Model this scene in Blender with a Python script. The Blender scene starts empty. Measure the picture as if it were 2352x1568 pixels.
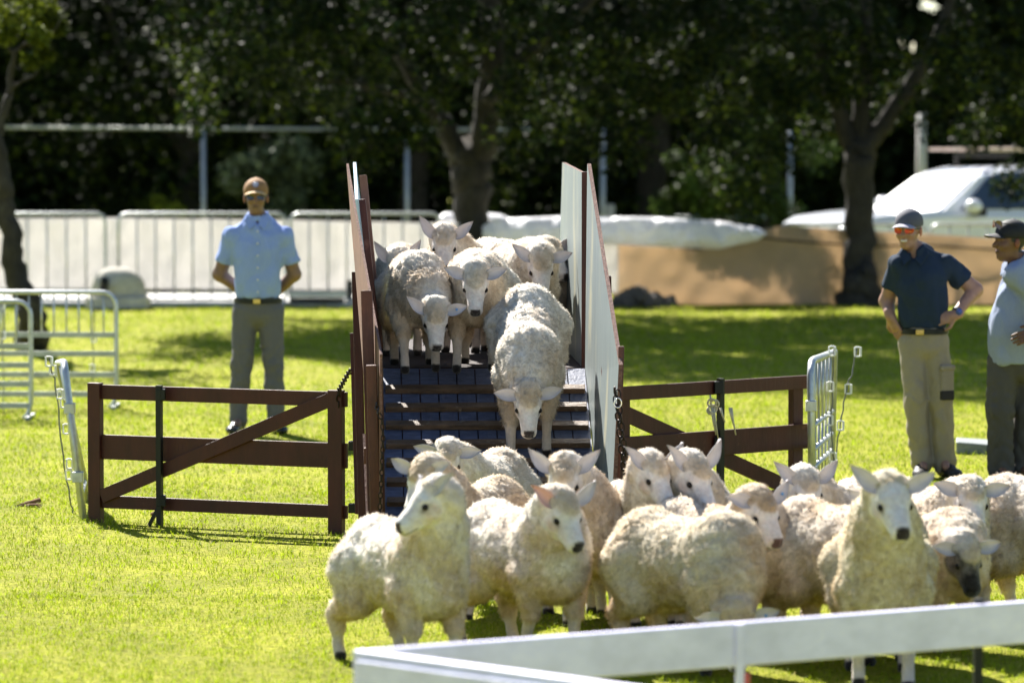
import bpy, math, random
import numpy as np
from mathutils import Vector, Matrix
random.seed(7); RNG = np.random.default_rng(11)
S = bpy.context.scene; COL = S.collection
R = math.radians
# ------------------------------------------------------------------ camera, sky, sun
FPX = 9000.0; CH = 2.25; PITCH = math.atan(522/FPX)
cam_d = bpy.data.cameras.new('camera'); cam = bpy.data.objects.new('camera', cam_d); COL.objects.link(cam)
cam.location = (0, 0, CH); cam.rotation_euler = (math.pi/2-PITCH, 0, 0)
cam_d.sensor_width = 36; cam_d.lens = 36*FPX/2352; cam_d.clip_end = 2000; cam_d.clip_start = .5
cam_d.dof.use_dof = True; cam_d.dof.focus_distance = 20.0; cam_d.dof.aperture_fstop = 2.5
S.camera = cam
SUN_EL = R(43); SDX, SDY = .42, -.91                      # horizontal direction the light travels
w = bpy.data.worlds.new('World'); S.world = w; w.use_nodes = True
nt = w.node_tree; bg = nt.nodes['Background']; sky = nt.nodes.new('ShaderNodeTexSky')
sky.sky_type = 'NISHITA'; sky.sun_disc = False; sky.sun_elevation = SUN_EL
sky.dust_density = .2; sky.ozone_density = 2.0; sky.sun_rotation = math.atan2(-SDX, -SDY)
nt.links.new(sky.outputs[0], bg.inputs[0]); bg.inputs[1].default_value = .052
sl = bpy.data.lights.new('sun', 'SUN'); sl.energy = 5.0; sl.angle = R(.53); sl.color = (1, .955, .88)
so = bpy.data.objects.new('sun', sl); COL.objects.link(so)
ce = math.cos(SUN_EL)
so.rotation_euler = Vector((SDX*ce, SDY*ce, -math.sin(SUN_EL))).to_track_quat('-Z', 'Y').to_euler()
S.view_settings.view_transform = 'Standard'; S.view_settings.look = 'None'
S.view_settings.exposure = 1.75; S.view_settings.gamma = 1
S.cycles.max_bounces = 6; S.cycles.transparent_max_bounces = 8; S.cycles.sample_clamp_indirect = 4

cp, sp = math.cos(PITCH), math.sin(PITCH)
def ray(u, v):
    a = (u-1176)/FPX; b = (784-v)/FPX
    return Vector((a, cp+b*sp, -sp+b*cp))
def G(u, v, z=0):
    d = ray(u, v); return Vector((0, 0, CH))+d*((z-CH)/d.z)
def H(u, v, Y):
    d = ray(u, v); return Vector((0, 0, CH))+d*(Y/d.y)
def Ys(s): return 9000.0/s
# ------------------------------------------------------------------ tags / links
def tag(o, label=None, cat=None, group=None, kind=None):
    if label: o['label'] = label
    if cat: o['category'] = cat
    if group: o['group'] = group
    if kind: o['kind'] = kind
    return o
def thing(name, loc=(0, 0, 0), label=None, cat=None, group=None):
    o = bpy.data.objects.new(name, None); o.location = loc; o.empty_display_size = .1; COL.objects.link(o)
    return tag(o, label, cat, group)
def link(name, me, mats, parent=None):
    if not isinstance(mats, (list, tuple)): mats = [mats]
    for m in mats: me.materials.append(m)
    o = bpy.data.objects.new(name, me); COL.objects.link(o)
    if parent is not None:
        o.parent = parent; o.matrix_parent_inverse = Matrix.Translation(-Vector(parent.location))
    return o
def npmesh(name, V, quads=None, tris=None, smooth=True, cols=None, nrm=None):
    V = np.asarray(V, np.float32); me = bpy.data.meshes.new(name)
    me.vertices.add(len(V)); me.vertices.foreach_set('co', V.ravel())
    idx = []; st = []; n = 0
    if quads is not None and len(quads):
        q = np.asarray(quads, np.int32); idx.append(q.ravel()); st.append(np.arange(len(q))*4); n += len(q)*4
    if tris is not None and len(tris):
        t = np.asarray(tris, np.int32); idx.append(t.ravel()); st.append(n+np.arange(len(t))*3)
    idx = np.concatenate(idx); st = np.concatenate(st)
    me.loops.add(len(idx)); me.loops.foreach_set('vertex_index', idx)
    me.polygons.add(len(st)); me.polygons.foreach_set('loop_start', st.astype(np.int32))
    me.update(calc_edges=True); me.validate()
    me.polygons.foreach_set('use_smooth', np.full(len(me.polygons), smooth))
    if cols is not None:
        a = me.color_attributes.new('col', 'FLOAT_COLOR', 'POINT')
        c = np.ones((len(V), 4), np.float32); c[:, :3] = cols; a.data.foreach_set('color', c.ravel())
    if nrm is not None:
        a = me.attributes.new('custom_normal', 'FLOAT_VECTOR', 'POINT'); a.data.foreach_set('vector', np.asarray(nrm, np.float32).ravel())
    return me
# ------------------------------------------------------------------ materials
def M(name, col=(.5, .5, .5), rough=.6, noise=None, bump=None, metal=0, attr=False, transl=0, tcol=None, spec=.4, coat=0, stripe=None, sheen=0, col2=None, alpha=None):
    m = bpy.data.materials.new(name); m.use_nodes = True; t = m.node_tree; N = t.nodes; L = t.links
    b = N['Principled BSDF']; out = N['Material Output']
    b.inputs['Roughness'].default_value = rough; b.inputs['Metallic'].default_value = metal
    b.inputs['Specular IOR Level'].default_value = spec
    if coat: b.inputs['Coat Weight'].default_value = coat
    if sheen: b.inputs['Sheen Weight'].default_value = sheen; b.inputs['Sheen Roughness'].default_value = .5
    if attr:
        a = N.new('ShaderNodeAttribute'); a.attribute_name = 'col'; c = a.outputs['Color']
    else:
        a = N.new('ShaderNodeRGB'); a.outputs[0].default_value = (*col, 1); c = a.outputs[0]
    tc = N.new('ShaderNodeTexCoord')
    def tex(sc, st=None, det=5):
        n = N.new('ShaderNodeTexNoise'); n.inputs['Scale'].default_value = sc; n.inputs['Detail'].default_value = det; n.inputs['Roughness'].default_value = .65
        if st:
            mp = N.new('ShaderNodeMapping'); mp.inputs['Scale'].default_value = st; L.new(tc.outputs['Object'], mp.inputs[0]); L.new(mp.outputs[0], n.inputs[0])
        else: L.new(tc.outputs['Object'], n.inputs[0])
        return n
    if noise:
        for nz in (noise if isinstance(noise, list) else [noise]):
            n = tex(nz[0], nz[2] if len(nz) > 2 else None)
            mr = N.new('ShaderNodeMapRange'); mr.inputs[1].default_value = .3; mr.inputs[2].default_value = .7
            mr.inputs[3].default_value = 1-nz[1]; mr.inputs[4].default_value = 1+nz[1]; L.new(n.outputs[0], mr.inputs[0])
            mx = N.new('ShaderNodeVectorMath'); mx.operation = 'SCALE'; L.new(c, mx.inputs[0]); L.new(mr.outputs[0], mx.inputs['Scale']); c = mx.outputs[0]
    if col2:
        n = tex(col2[1], col2[3] if len(col2) > 3 else None); mr = N.new('ShaderNodeMapRange'); mr.inputs[1].default_value = col2[2]; mr.inputs[2].default_value = col2[2]+.12
        L.new(n.outputs[0], mr.inputs[0]); mx = N.new('ShaderNodeMix'); mx.data_type = 'RGBA'
        L.new(mr.outputs[0], mx.inputs[0]); L.new(c, mx.inputs[6]); mx.inputs[7].default_value = (*col2[0], 1); c = mx.outputs[2]
    L.new(c, b.inputs['Base Color'])
    if bump:
        n = tex(bump[0], bump[2] if len(bump) > 2 else None); bp = N.new('ShaderNodeBump'); bp.inputs['Strength'].default_value = bump[1]; bp.inputs['Distance'].default_value = .02
        L.new(n.outputs[0], bp.inputs['Height']); L.new(bp.outputs[0], b.inputs['Normal'])
    if transl:
        tr = N.new('ShaderNodeBsdfTranslucent'); mx = N.new('ShaderNodeMixShader'); mx.inputs[0].default_value = transl
        if tcol: tr.inputs[0].default_value = (*tcol, 1)
        else: L.new(c, tr.inputs[0])
        L.new(b.outputs[0], mx.inputs[1]); L.new(tr.outputs[0], mx.inputs[2]); L.new(mx.outputs[0], out.inputs[0])
    return m
MT = {}
MT['wool'] = M('wool', attr=True, rough=.9, spec=.1, noise=[(9, .1), (60, .1)], bump=(70, .5), sheen=.3)
MT['fleece'] = M('fleece', attr=True, rough=.9, spec=.05, transl=.22)
MT['ear'] = M('ear skin', (.6, .565, .56), rough=.7, transl=.2, tcol=(.55, .5, .5), attr=False, noise=(20, .1))
MT['ear_backlit'] = M('backlit ear skin', (.6, .48, .44), rough=.7, transl=.25, tcol=(.7, .38, .28))  # pinker copy of the ear skin, paints sun glowing through one ear
MT['eye'] = M('eye', (.012, .008, .006), rough=.25, spec=.3)
MT['eartag'] = M('ear tag', (.12, .3, .6), rough=.4)
MT['redwood'] = M('dark red painted timber', (.058, .0125, .0095), rough=.55, noise=[(3, .25), (14, .2, (1, 1, .2))], bump=(25, .25, (1, 1, .15)), col2=((.16, .06, .045), 7, .66))
MT['redwood2'] = M('brown red timber', (.09, .028, .016), rough=.55, noise=[(6, .25), (20, .25, (1, 1, .08))], bump=(30, .25, (1, 1, .1)))
MT['ply'] = M('plywood outer face', (.17, .085, .06), rough=.7, noise=[(6, .2), (30, .2, (1, 1, .08))], bump=(40, .2, (1, 1, .08)))
MT['plyedge'] = M('rough plywood edge', (.16, .09, .07), rough=.9, noise=[(60, .5)], bump=(80, .8))
MT['panel'] = M('pale grey painted ply', (.19, .225, .225), rough=.5, noise=[(2, .06), (9, .08, (1, 1, .12))], bump=(12, .12, (1, 1, .15)), col2=((.36, .35, .26), 5, .54, (1, 1, .22)))
MT['panelblue'] = M('pale blue painted ply', (.38, .52, .62), rough=.5, noise=[(5, .1)])
MT['boards'] = M('blue grey deck boards', (.10, .12, .19), rough=.6, noise=[(3, .25), (40, .3, (.3, 1, 1))], bump=(50, .4))
MT['slat'] = M('worn ramp slat', (.13, .08, .045), rough=.55, noise=[(8, .3), (50, .45, (.15, 1, 1))], bump=(60, .6, (.2, 1, 1)), col2=((.25, .2, .14), 25, .6))
MT['galv'] = M('galvanised steel', (.5, .52, .52), rough=.42, metal=.65, noise=[(18, .2)], bump=(30, .1))
MT['galvdull'] = M('weathered galvanised slat', (.42, .44, .41), rough=.6, metal=.3, noise=[(12, .25)])
MT['black'] = M('black steel', (.012, .014, .014), rough=.45, metal=.3, spec=.4)
MT['iron'] = M('rusty dark chain', (.03, .022, .018), rough=.5, metal=.8, noise=(60, .4))
MT['plastic'] = M('white insulator plastic', (.75, .75, .72), rough=.35)
MT['wire'] = M('electric wire', (.16, .17, .16), rough=.5, metal=.5)
MT['rope'] = M('pale twine', (.6, .54, .42), rough=.9, noise=(80, .3))
MT['whiteboard'] = M('white painted rail', (.8, .77, .96), rough=.5, noise=[(2.5, .1), (14, .1, (.25, 1, 1))], bump=(20, .08))
MT['cloth'] = M('white ground cloth', (.73, .72, .71), rough=.85, noise=[(1.2, .12), (8, .06)], transl=.5, tcol=(.72, .7, .67))
MT['tarp'] = M('white tarpaulin', (.86, .86, .9), rough=.45, noise=[(3, .06)], bump=(4, .5), transl=.25)
MT['hessian'] = M('brown shade cloth', (.42, .35, .27), rough=.9, noise=[(1.6, .1), (60, .1)], transl=.5, tcol=(.62, .5, .36))
MT['concrete'] = M('pale concrete', (.6, .59, .56), rough=.9, noise=[(2, .12), (20, .08)])
MT['block'] = M('weathered grey block', (.5, .47, .4), rough=.9, noise=[(3, .2), (25, .15)], bump=(12, .6))
MT['rock'] = M('dark rock', (.1, .085, .075), rough=.9, noise=[(5, .4)], bump=(12, .8))
MT['bark'] = M('grey bark', (.032, .028, .023), rough=.95, noise=[(4, .4), (18, .35, (1, 1, .3))], bump=(14, 1, (1, 1, .35)), col2=((.075, .072, .056), 6, .6))
MT['leaf'] = M('tree leaf', attr=True, rough=.55, spec=.14, transl=.4)
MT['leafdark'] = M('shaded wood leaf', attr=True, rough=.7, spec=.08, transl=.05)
MT['grass'] = M('grass blade', attr=True, rough=.6, spec=.15, transl=.5)
MT['carpaint'] = M('white car paint', (.78, .8, .85), rough=.25, coat=.8, spec=.5)
MT['glass'] = M('dark car glass', (.012, .025, .05), rough=.06, spec=.8)
MT['windscreen'] = M('windscreen', (.6, .65, .72), rough=.3, spec=1.0, coat=1)  # pale base colour stands in for bright glare on the glass
MT['rubber'] = M('black rubber', (.02, .02, .02), rough=.8)
MT['chrome'] = M('bright metal', (.7, .7, .7), rough=.2, metal=1)
MT['pinkwood'] = M('roof rack bar', (.7, .55, .47), rough=.5)
MT['lamp'] = M('headlight lens', (.3, .32, .34), rough=.1, spec=.9)
MT['buckle'] = M('brass buckle', (.6, .45, .15), rough=.3, metal=1)
MT['deckwood'] = M('dark deck', (.03, .02, .018), rough=.8)
MT['soil'] = M('litter', (.16, .08, .04), rough=.95, noise=(30, .4))
# ground
def ground_mat():
    m = bpy.data.materials.new('lawn'); m.use_nodes = True; t = m.node_tree; N = t.nodes; L = t.links
    b = N['Principled BSDF']; b.inputs['Roughness'].default_value = .9; b.inputs['Specular IOR Level'].default_value = .15
    tc = N.new('ShaderNodeTexCoord')
    def nz(sc, det=6):
        n = N.new('ShaderNodeTexNoise'); n.inputs['Scale'].default_value = sc; n.inputs['Detail'].default_value = det; n.inputs['Roughness'].default_value = .7
        L.new(tc.outputs['Object'], n.inputs[0]); return n
    r = N.new('ShaderNodeValToRGB'); e = r.color_ramp.elements
    e[0].position = .3; e[0].color = (.17, .185, .008, 1); e[1].position = .7; e[1].color = (.34, .34, .018, 1)
    n1 = nz(1.1); L.new(n1.outputs[0], r.inputs[0])
    r2 = N.new('ShaderNodeValToRGB'); e = r2.color_ramp.elements
    e[0].position = .32; e[0].color = (.45, .45, .45, 1); e[1].position = .62; e[1].color = (1.25, 1.25, 1.25, 1)
    n2 = nz(26); L.new(n2.outputs[0], r2.inputs[0])
    mx = N.new('ShaderNodeMix'); mx.data_type = 'RGBA'; mx.blend_type = 'MULTIPLY'; mx.inputs[0].default_value = .9
    L.new(r.outputs[0], mx.inputs[6]); L.new(r2.outputs[0], mx.inputs[7]); L.new(mx.outputs[2], b.inputs['Base Color'])
    bp = N.new('ShaderNodeBump'); bp.inputs['Strength'].default_value = .8; bp.inputs['Distance'].default_value = .04; L.new(n2.outputs[0], bp.inputs['Height']); L.new(bp.outputs[0], b.inputs['Normal'])
    return m
MT['lawn'] = ground_mat()
# ------------------------------------------------------------------ basic shapes
class MB:
    def __init__(s): s.V = []; s.F = []; s.mi = []; s.cur = 0
    def add(s, V, F):
        o = len(s.V); s.V += [tuple(v) for v in V]; s.F += [tuple(i+o for i in f) for f in F]; s.mi += [s.cur]*len(F); return s
    def hexa(s, P, jit=0):      # 8 corners: bottom 4 ccw, top 4 ccw
        return s.add(P, [(3, 2, 1, 0), (4, 5, 6, 7), (0, 1, 5, 4), (1, 2, 6, 5), (2, 3, 7, 6), (3, 0, 4, 7)])
    def box(s, c, d, rz=0):
        x, y, z = d[0]/2, d[1]/2, d[2]/2; cr, sr = math.cos(rz), math.sin(rz)
        P = [(-x, -y, -z), (x, -y, -z), (x, y, -z), (-x, y, -z), (-x, -y, z), (x, -y, z), (x, y, z), (-x, y, z)]
        return s.hexa([(c[0]+p[0]*cr-p[1]*sr, c[1]+p[0]*sr+p[1]*cr, c[2]+p[2]) for p in P])
    def beam(s, a, b, wd, hd, up=(0, -1, 0)):   # wd: along up x axis side, hd: along 'up' reference
        a, b = Vector(a), Vector(b); ax = (b-a).normalized(); side = ax.cross(Vector(up)).normalized(); u2 = side.cross(ax).normalized()
        P = []
        for e in (a, b):
            for (i, j) in ((-1, -1), (1, -1), (1, 1), (-1, 1)): P.append(e+side*(i*wd/2)+u2*(j*hd/2))
        return s.hexa(P)
    def tube(s, pts, r, n=8, cap=True):
        pts = [Vector(p) for p in pts]; rr = r if isinstance(r, (list, tuple)) else [r]*len(pts); V = []; F = []
        t0 = (pts[1]-pts[0]).normalized(); ref = Vector((0, 0, 1)) if abs(t0.z) < .9 else Vector((1, 0, 0))
        nrm = t0.cross(ref).normalized()
        for i, p in enumerate(pts):
            t = (pts[min(i+1, len(pts)-1)]-pts[max(i-1, 0)]).normalized()
            nrm = (nrm-t*nrm.dot(t)).normalized(); bi = t.cross(nrm)
            for k in range(n):
                a = 2*math.pi*k/n; V.append(p+(nrm*math.cos(a)+bi*math.sin(a))*rr[i])
        for i in range(len(pts)-1):
            for k in range(n): F.append((i*n+k, i*n+(k+1) % n, (i+1)*n+(k+1) % n, (i+1)*n+k))
        if cap: F.append(tuple(range(n-1, -1, -1))); F.append(tuple((len(pts)-1)*n+k for k in range(n)))
        return s.add(V, F)
    def ball(s, c, r, n=10):
        rr = r if isinstance(r, (list, tuple)) else (r, r, r); V = []; F = []
        m = max(4, n//2+1)
        for i in range(m+1):
            th = math.pi*i/m
            for k in range(n):
                a = 2*math.pi*k/n; V.append((c[0]+rr[0]*math.sin(th)*math.cos(a), c[1]+rr[1]*math.sin(th)*math.sin(a), c[2]+rr[2]*math.cos(th)))
        for i in range(m):
            for k in range(n): F.append((i*n+k, (i+1)*n+k, (i+1)*n+(k+1) % n, i*n+(k+1) % n))
        return s.add(V, F)
    def torus(s, c, ax, R1, r, stretch=1, sdir=None, n=12, k=6):
        ax = Vector(ax).normalized(); d = Vector(sdir).normalized() if sdir else ax.orthogonal().normalized(); e = ax.cross(d)
        pts = [Vector(c)+d*math.cos(2*math.pi*i/n)*R1*stretch+e*math.sin(2*math.pi*i/n)*R1 for i in range(n)]
        V = []; F = []
        for i in range(n):
            t = (pts[(i+1) % n]-pts[i-1]).normalized(); b = ax.cross(t)
            for j in range(k):
                a = 2*math.pi*j/k; V.append(pts[i]+(ax*math.cos(a)+b*math.sin(a))*r)
        for i in range(n):
            for j in range(k): F.append((i*k+j, i*k+(j+1) % k, ((i+1) % n)*k+(j+1) % k, ((i+1) % n)*k+j))
        return s.add(V, F)
    def build(s, name, mats, parent=None, smooth=False, bevel=0):
        me = bpy.data.meshes.new(name); me.from_pydata(s.V, [], s.F); me.update()
        if smooth: me.polygons.foreach_set('use_smooth', [True]*len(me.polygons))
        if isinstance(mats, (list, tuple)): me.polygons.foreach_set('material_index', s.mi)
        o = link(name, me, mats, parent)
        if bevel:
            b = o.modifiers.new('bevel', 'BEVEL'); b.width = bevel; b.segments = 2; b.limit_method = 'ANGLE'
        return o
def copy_tree(o, parent=None, dloc=None):
    c = o.copy(); COL.objects.link(c)
    if parent is not None: c.parent = parent
    for ch in list(o.children): copy_tree(ch, c)
    return c
# ------------------------------------------------------------------ implicit surfaces
def cone(a, b, ra, rb, k=.03): return ('c', np.array(a, float), np.array(b, float), ra, rb, k)
def ell(c, r, rot=None, k=.03): return ('e', np.array(c, float), np.array(r, float), (np.eye(3) if rot is None else np.array(rot, float)), 0, k)
def neg(p): return ('-',)+p
def pdist(p, X):
    if p[0] == 'c':
        _, a, b, ra, rb, k = p; ba = b-a; pa = X-a; t = np.clip((pa@ba)/max(ba@ba, 1e-9), 0, 1)
        return np.linalg.norm(pa-t[..., None]*ba, axis=-1)-(ra+(rb-ra)*t)
    _, c, r, Rm, _, k = p; q = (X-c)@Rm         # Rm columns = local axes
    k0 = np.linalg.norm(q/r, axis=-1); k1 = np.linalg.norm(q/(r*r), axis=-1)+1e-9
    return k0*(k0-1)/k1
def pbox(p):
    if p[0] == 'c':
        _, a, b, ra, rb, k = p; m = max(ra, rb); return np.minimum(a, b)-m, np.maximum(a, b)+m
    _, c, r, Rm, _, k = p; e = np.sqrt(((Rm*r)**2).sum(1)); return c-e, c+e
def sdf_mesh(prims, h, disp=None):
    pos = [p for p in prims if p[0] != '-']
    lo = np.min([pbox(p)[0] for p in pos], 0)-4*h; hi = np.max([pbox(p)[1] for p in pos], 0)+4*h
    n = np.ceil((hi-lo)/h).astype(int)+1
    D = np.full(n, 9.0, np.float32)
    ax = [lo[i]+h*np.arange(n[i]) for i in range(3)]
    for p in prims:
        ng = p[0] == '-'
        if ng: p = p[1:]
        k = p[5]; a, b = pbox(p); mg = k+3*h
        i0 = np.maximum(((a-mg-lo)/h).astype(int), 0); i1 = np.minimum(((b+mg-lo)/h).astype(int)+2, n)
        if (i1 <= i0).any(): continue
        X = np.stack(np.meshgrid(*[ax[i][i0[i]:i1[i]] for i in range(3)], indexing='ij'), -1)
        d = pdist(p, X); sl_ = tuple(slice(i0[i], i1[i]) for i in range(3)); c = D[sl_]
        if ng:
            d = -d; hh = np.maximum(k-np.abs(c-d), 0)/k; D[sl_] = np.maximum(c, d)+hh*hh*k*.25
        else:
            hh = np.maximum(k-np.abs(c-d), 0)/k; D[sl_] = np.minimum(c, d)-hh*hh*k*.25
    s = D < 0
    cnt = np.zeros(n-1, np.int8); cs = [(i, j, k) for i in (0, 1) for j in (0, 1) for k in (0, 1)]
    for (i, j, k) in cs: cnt += s[i:n[0]-1+i, j:n[1]-1+j, k:n[2]-1+k]
    I = np.argwhere((cnt > 0) & (cnt < 8)); cv = {c: D[I[:, 0]+c[0], I[:, 1]+c[1], I[:, 2]+c[2]] for c in cs}
    acc = np.zeros((len(I), 3)); w_ = np.zeros(len(I))
    for c in cs:
        for axi in range(3):
            if c[axi] == 0:
                e = list(c); e[axi] = 1; d0, d1 = cv[c], cv[tuple(e)]; m = (d0 < 0) != (d1 < 0)
                t = np.where(m, d0/np.where(m, d0-d1, 1), 0); q = np.tile(np.array(c, float), (len(I), 1)); q[:, axi] += t
                acc[m] += q[m]; w_[m] += 1
    V = lo+h*(I+acc/w_[:, None]); idx = np.full(n-1, -1, np.int32); idx[I[:, 0], I[:, 1], I[:, 2]] = np.arange(len(I))
    Q = []
    for axi in range(3):
        o1, o2 = [(1, 2), (2, 0), (0, 1)][axi]
        a = [slice(1, n[i]-1) for i in range(3)]; a[axi] = slice(0, n[axi]-1); b = list(a); b[axi] = slice(1, n[axi])
        m = s[tuple(a)] != s[tuple(b)]; J = np.argwhere(m); J = J+np.array([a[i].start for i in range(3)]); f = s[J[:, 0], J[:, 1], J[:, 2]]
        def ce_(d1, d2):
            K = J.copy(); K[:, o1] -= d1; K[:, o2] -= d2; return idx[K[:, 0], K[:, 1], K[:, 2]]
        q = np.stack([ce_(0, 0), ce_(1, 0), ce_(1, 1), ce_(0, 1)], 1); q[~f] = q[~f][:, ::-1]; Q.append(q)
    Q = np.concatenate(Q); Q = Q[(Q >= 0).all(1)]
    return V, Q
def vnormals(V, Q):
    fn = np.cross(V[Q[:, 2]]-V[Q[:, 0]], V[Q[:, 3]]-V[Q[:, 1]]); N = np.zeros_like(V)
    for i in range(4): np.add.at(N, Q[:, i], fn)
    return N/(np.linalg.norm(N, axis=1)[:, None]+1e-12), fn
def smooth_v(V, Q, it=1, lam=.5):
    for _ in range(it):
        A = np.zeros_like(V); C = np.zeros(len(V))
        for i in range(4):
            for j in (1, 3):
                np.add.at(A, Q[:, i], V[Q[:, (i+j) % 4]]); np.add.at(C, Q[:, i], 1)
        V = V*(1-lam)+lam*A/np.maximum(C, 1)[:, None]
    return V
def wnoise(X, wl, seed, n=22):
    g = np.random.default_rng(seed); d = g.normal(size=(n, 3)); d /= np.linalg.norm(d, axis=1)[:, None]
    f = 2*math.pi/wl*g.uniform(.55, 1.7, n); ph = g.uniform(0, 6.28, n)
    return (np.sin(X@(d*f[:, None]).T+ph)).sum(1)/math.sqrt(n)*.9
def rotm(yaw, pitch, roll=0):
    """columns: forward, left, up.  yaw 0 = towards the camera (-Y), + = to image right; pitch = nose down."""
    f = np.array([math.sin(yaw)*math.cos(pitch), -math.cos(yaw)*math.cos(pitch), -math.sin(pitch)])
    up0 = np.array([0, 0, 1.]); l = np.cross(up0, f); l /= np.linalg.norm(l); u = np.cross(f, l)
    if roll:
        l, u = l*math.cos(roll)+u*math.sin(roll), u*math.cos(roll)-l*math.sin(roll)
    return np.stack([f, l, u], 1)
# ------------------------------------------------------------------ sheep
WOOLC = np.array([.74, .69, .605]); FACEC = np.array([.74, .68, .62]); LEGC = np.array([.58, .5, .42])
def sheep(label, u, s, a, head, hyaw, hpit, sc=1.0, z0=0.0, pitch=0.0, nose=(.03, .022, .02), face=None, wool=None, seed=0, step=(0, 0, 0, 0),
          ear=((.1, .12), (.1, .12)), earsc=1.0, eartag=None, poll=1.0, hroll=0, low=0, tufts=26000, earmat='ear', dirt=0.25, group='sheep on the lawn', fat=.93):
    g = np.random.default_rng(seed+100); Y = Ys(s); X = (u-1176)/s; base = np.array([X, Y, z0])
    B = rotm(R(a), R(pitch)); th = math.tan(R(pitch))
    def W(p): return base+B@(np.array(p, float)*sc)
    if len(head) == 2: Yh = Y-.50*sc*math.cos(R(a)); head = (head[0], head[1], Yh)
    hc = np.array(H(*head)); HR = rotm(R(hyaw), R(hpit), R(hroll)); hs = sc*1.0
    def Wh(p): return hc+HR@(np.array(p, float)*hs)
    wp = []; sp_ = []; hoof = []
    def rm(m=B): return m
    # torso
    wp += [ell(W((-.02, 0, .425)), np.array((.34, .172*fat, .18))*sc, B, .05), ell(W((.2, 0, .42)), np.array((.165, .162*fat, .187))*sc, B, .05),
           ell(W((-.23, 0, .45)), np.array((.16, .165*fat, .182))*sc, B, .05), ell(W((.29, 0, .41)), np.array((.10, .115, .14))*sc, B, .06)]
    n0 = W((.24, 0, .5)); n1 = Wh((-.07, 0, -.02)); nm = (n0+n1)/2+np.array([0, 0, -.005])
    wp += [cone(n0, nm, .152*sc, .125*sc, .05), cone(nm, n1, .118*sc, .072*sc, .03)]
    wp += [cone(W((.3, 0, .37)), n1-np.array([0, 0, .03*sc]), .108*sc, .056*sc, .05)]
    # legs
    for i, (x0, y0, zz, r0) in enumerate(((.21, .1, .36, .085), (.21, -.1, .36, .085), (-.24, .105, .4, .12), (-.24, -.105, .4, .12))):
        st = step[i]; fr = i < 2; sg = 1 if y0 > 0 else -1
        def L(x, y, z): return W((x+(zz-z)*th, y, z))
        if fr:
            kn = (x0+.03+st*.5, y0*.93, .2); fe = (x0+.0+st*.95, y0*.9, .065); ft = (x0+.02+st, y0*.9, .012)
            wp += [cone(L(x0, y0, zz), L(*kn), r0*sc, .038*sc, .03)]
            sp_ += [cone(L(*kn), L(*fe), .031*sc, .021*sc, .02), cone(L(*fe), L(*ft), .023*sc, .027*sc, .012)]
        else:
            sf = (x0+.06+st*.3, y0, .29); hk = (x0-.07+st*.75, y0*.95, .2); fe = (x0-.035+st, y0*.95, .065); ft = (x0-.01+st, y0*.95, .012)
            wp += [cone(L(x0, y0, zz), L(*sf), r0*sc, .085*sc, .04), cone(L(*sf), L(*hk), .085*sc, .038*sc, .03)]
            wp.append(cone(L(*hk), L((hk[0]+fe[0])/2, fe[1], .13), .04*sc, .03*sc, .02)); sp_ += [cone(L(*hk), L(*fe), .032*sc, .023*sc, .02), cone(L(*fe), L(*ft), .024*sc, .028*sc, .012)]
        hoof.append(L(*ft))
    wp += [cone(W((-.37, 0, .5)), W((-.4, 0, .36)), .035*sc, .028*sc, .04)]
    # head
    face_p = [ell(Wh((.0, 0, 0)), np.array((.088, .062, .068))*hs, HR, .03), cone(Wh((.03, 0, -.005)), Wh((.152, 0, -.024)), .056*hs, .039*hs, .02),
              cone(Wh((.02, 0, -.045)), Wh((.148, 0, -.046)), .05*hs, .026*hs, .02), ell(Wh((.163, 0, -.032)), np.array((.024, .038, .034))*hs, HR, .015)]
    for sg in (-1, 1):
        face_p += [ell(Wh((.035, sg*.045, .02)), np.array((.026, .016, .018))*hs, HR, .018), ell(Wh((.02, sg*.045, -.035)), np.array((.05, .02, .035))*hs, HR, .02)]
    negs = [neg(ell(Wh((.184, sg*.016, -.02)), np.array((.012, .006, .007))*hs, HR, .006)) for sg in (-1, 1)]
    negs += [neg(ell(Wh((.055, sg*.063, .004)), np.array((.014, .01, .01))*hs, HR, .01)) for sg in (-1, 1)]
    woolh = [ell(Wh((-.035, 0, .035)), np.array((.062, .064, .05))*hs*poll, HR, .02), ell(Wh((-.065, 0, -.02)), np.array((.06, .082, .09))*hs, HR, .03)]
    if poll > .9: woolh.append(ell(Wh((.018, 0, .054)), np.array((.044, .042, .026))*hs*poll, HR, .015))
    h = .0092 if tufts > 6000 else .011
    V, Q = sdf_mesh(wp+woolh+sp_+face_p+negs, h); V = smooth_v(V, Q, 1)
    N, fn = vnormals(V, Q)
    def gd(ps): return np.min([pdist(p, V) for p in ps], 0)
    dw = np.minimum(gd(wp), gd(woolh)); ds = np.minimum(gd(sp_), gd(face_p)); wm = np.clip((ds-dw)/.012+.5, 0, 1)
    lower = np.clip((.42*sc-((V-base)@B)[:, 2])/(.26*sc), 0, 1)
    cl = wnoise(V, .035, seed)*.45+wnoise(V, .07, seed+1)*.6+wnoise(V, .17, seed+2)*.5
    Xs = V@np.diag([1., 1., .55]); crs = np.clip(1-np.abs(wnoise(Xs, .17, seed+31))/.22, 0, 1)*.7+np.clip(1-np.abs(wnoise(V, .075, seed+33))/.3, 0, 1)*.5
    V = V+N*(wm*(cl*.0036+.003-crs*.0036))[:, None]
    N, fn = vnormals(V, Q)
    hl = (V-hc)@HR/hs
    # pigment, with some painted shade
    wc = WOOLC if wool is None else np.array(wool); fc = FACEC if face is None else np.array(face)
    tan = np.clip(wnoise(V, .3, seed+5)*.35+.02+dirt+.85*lower, 0, 1)[:, None]  # real underside tan, raised to mid flank to paint shade below lit backs
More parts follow.
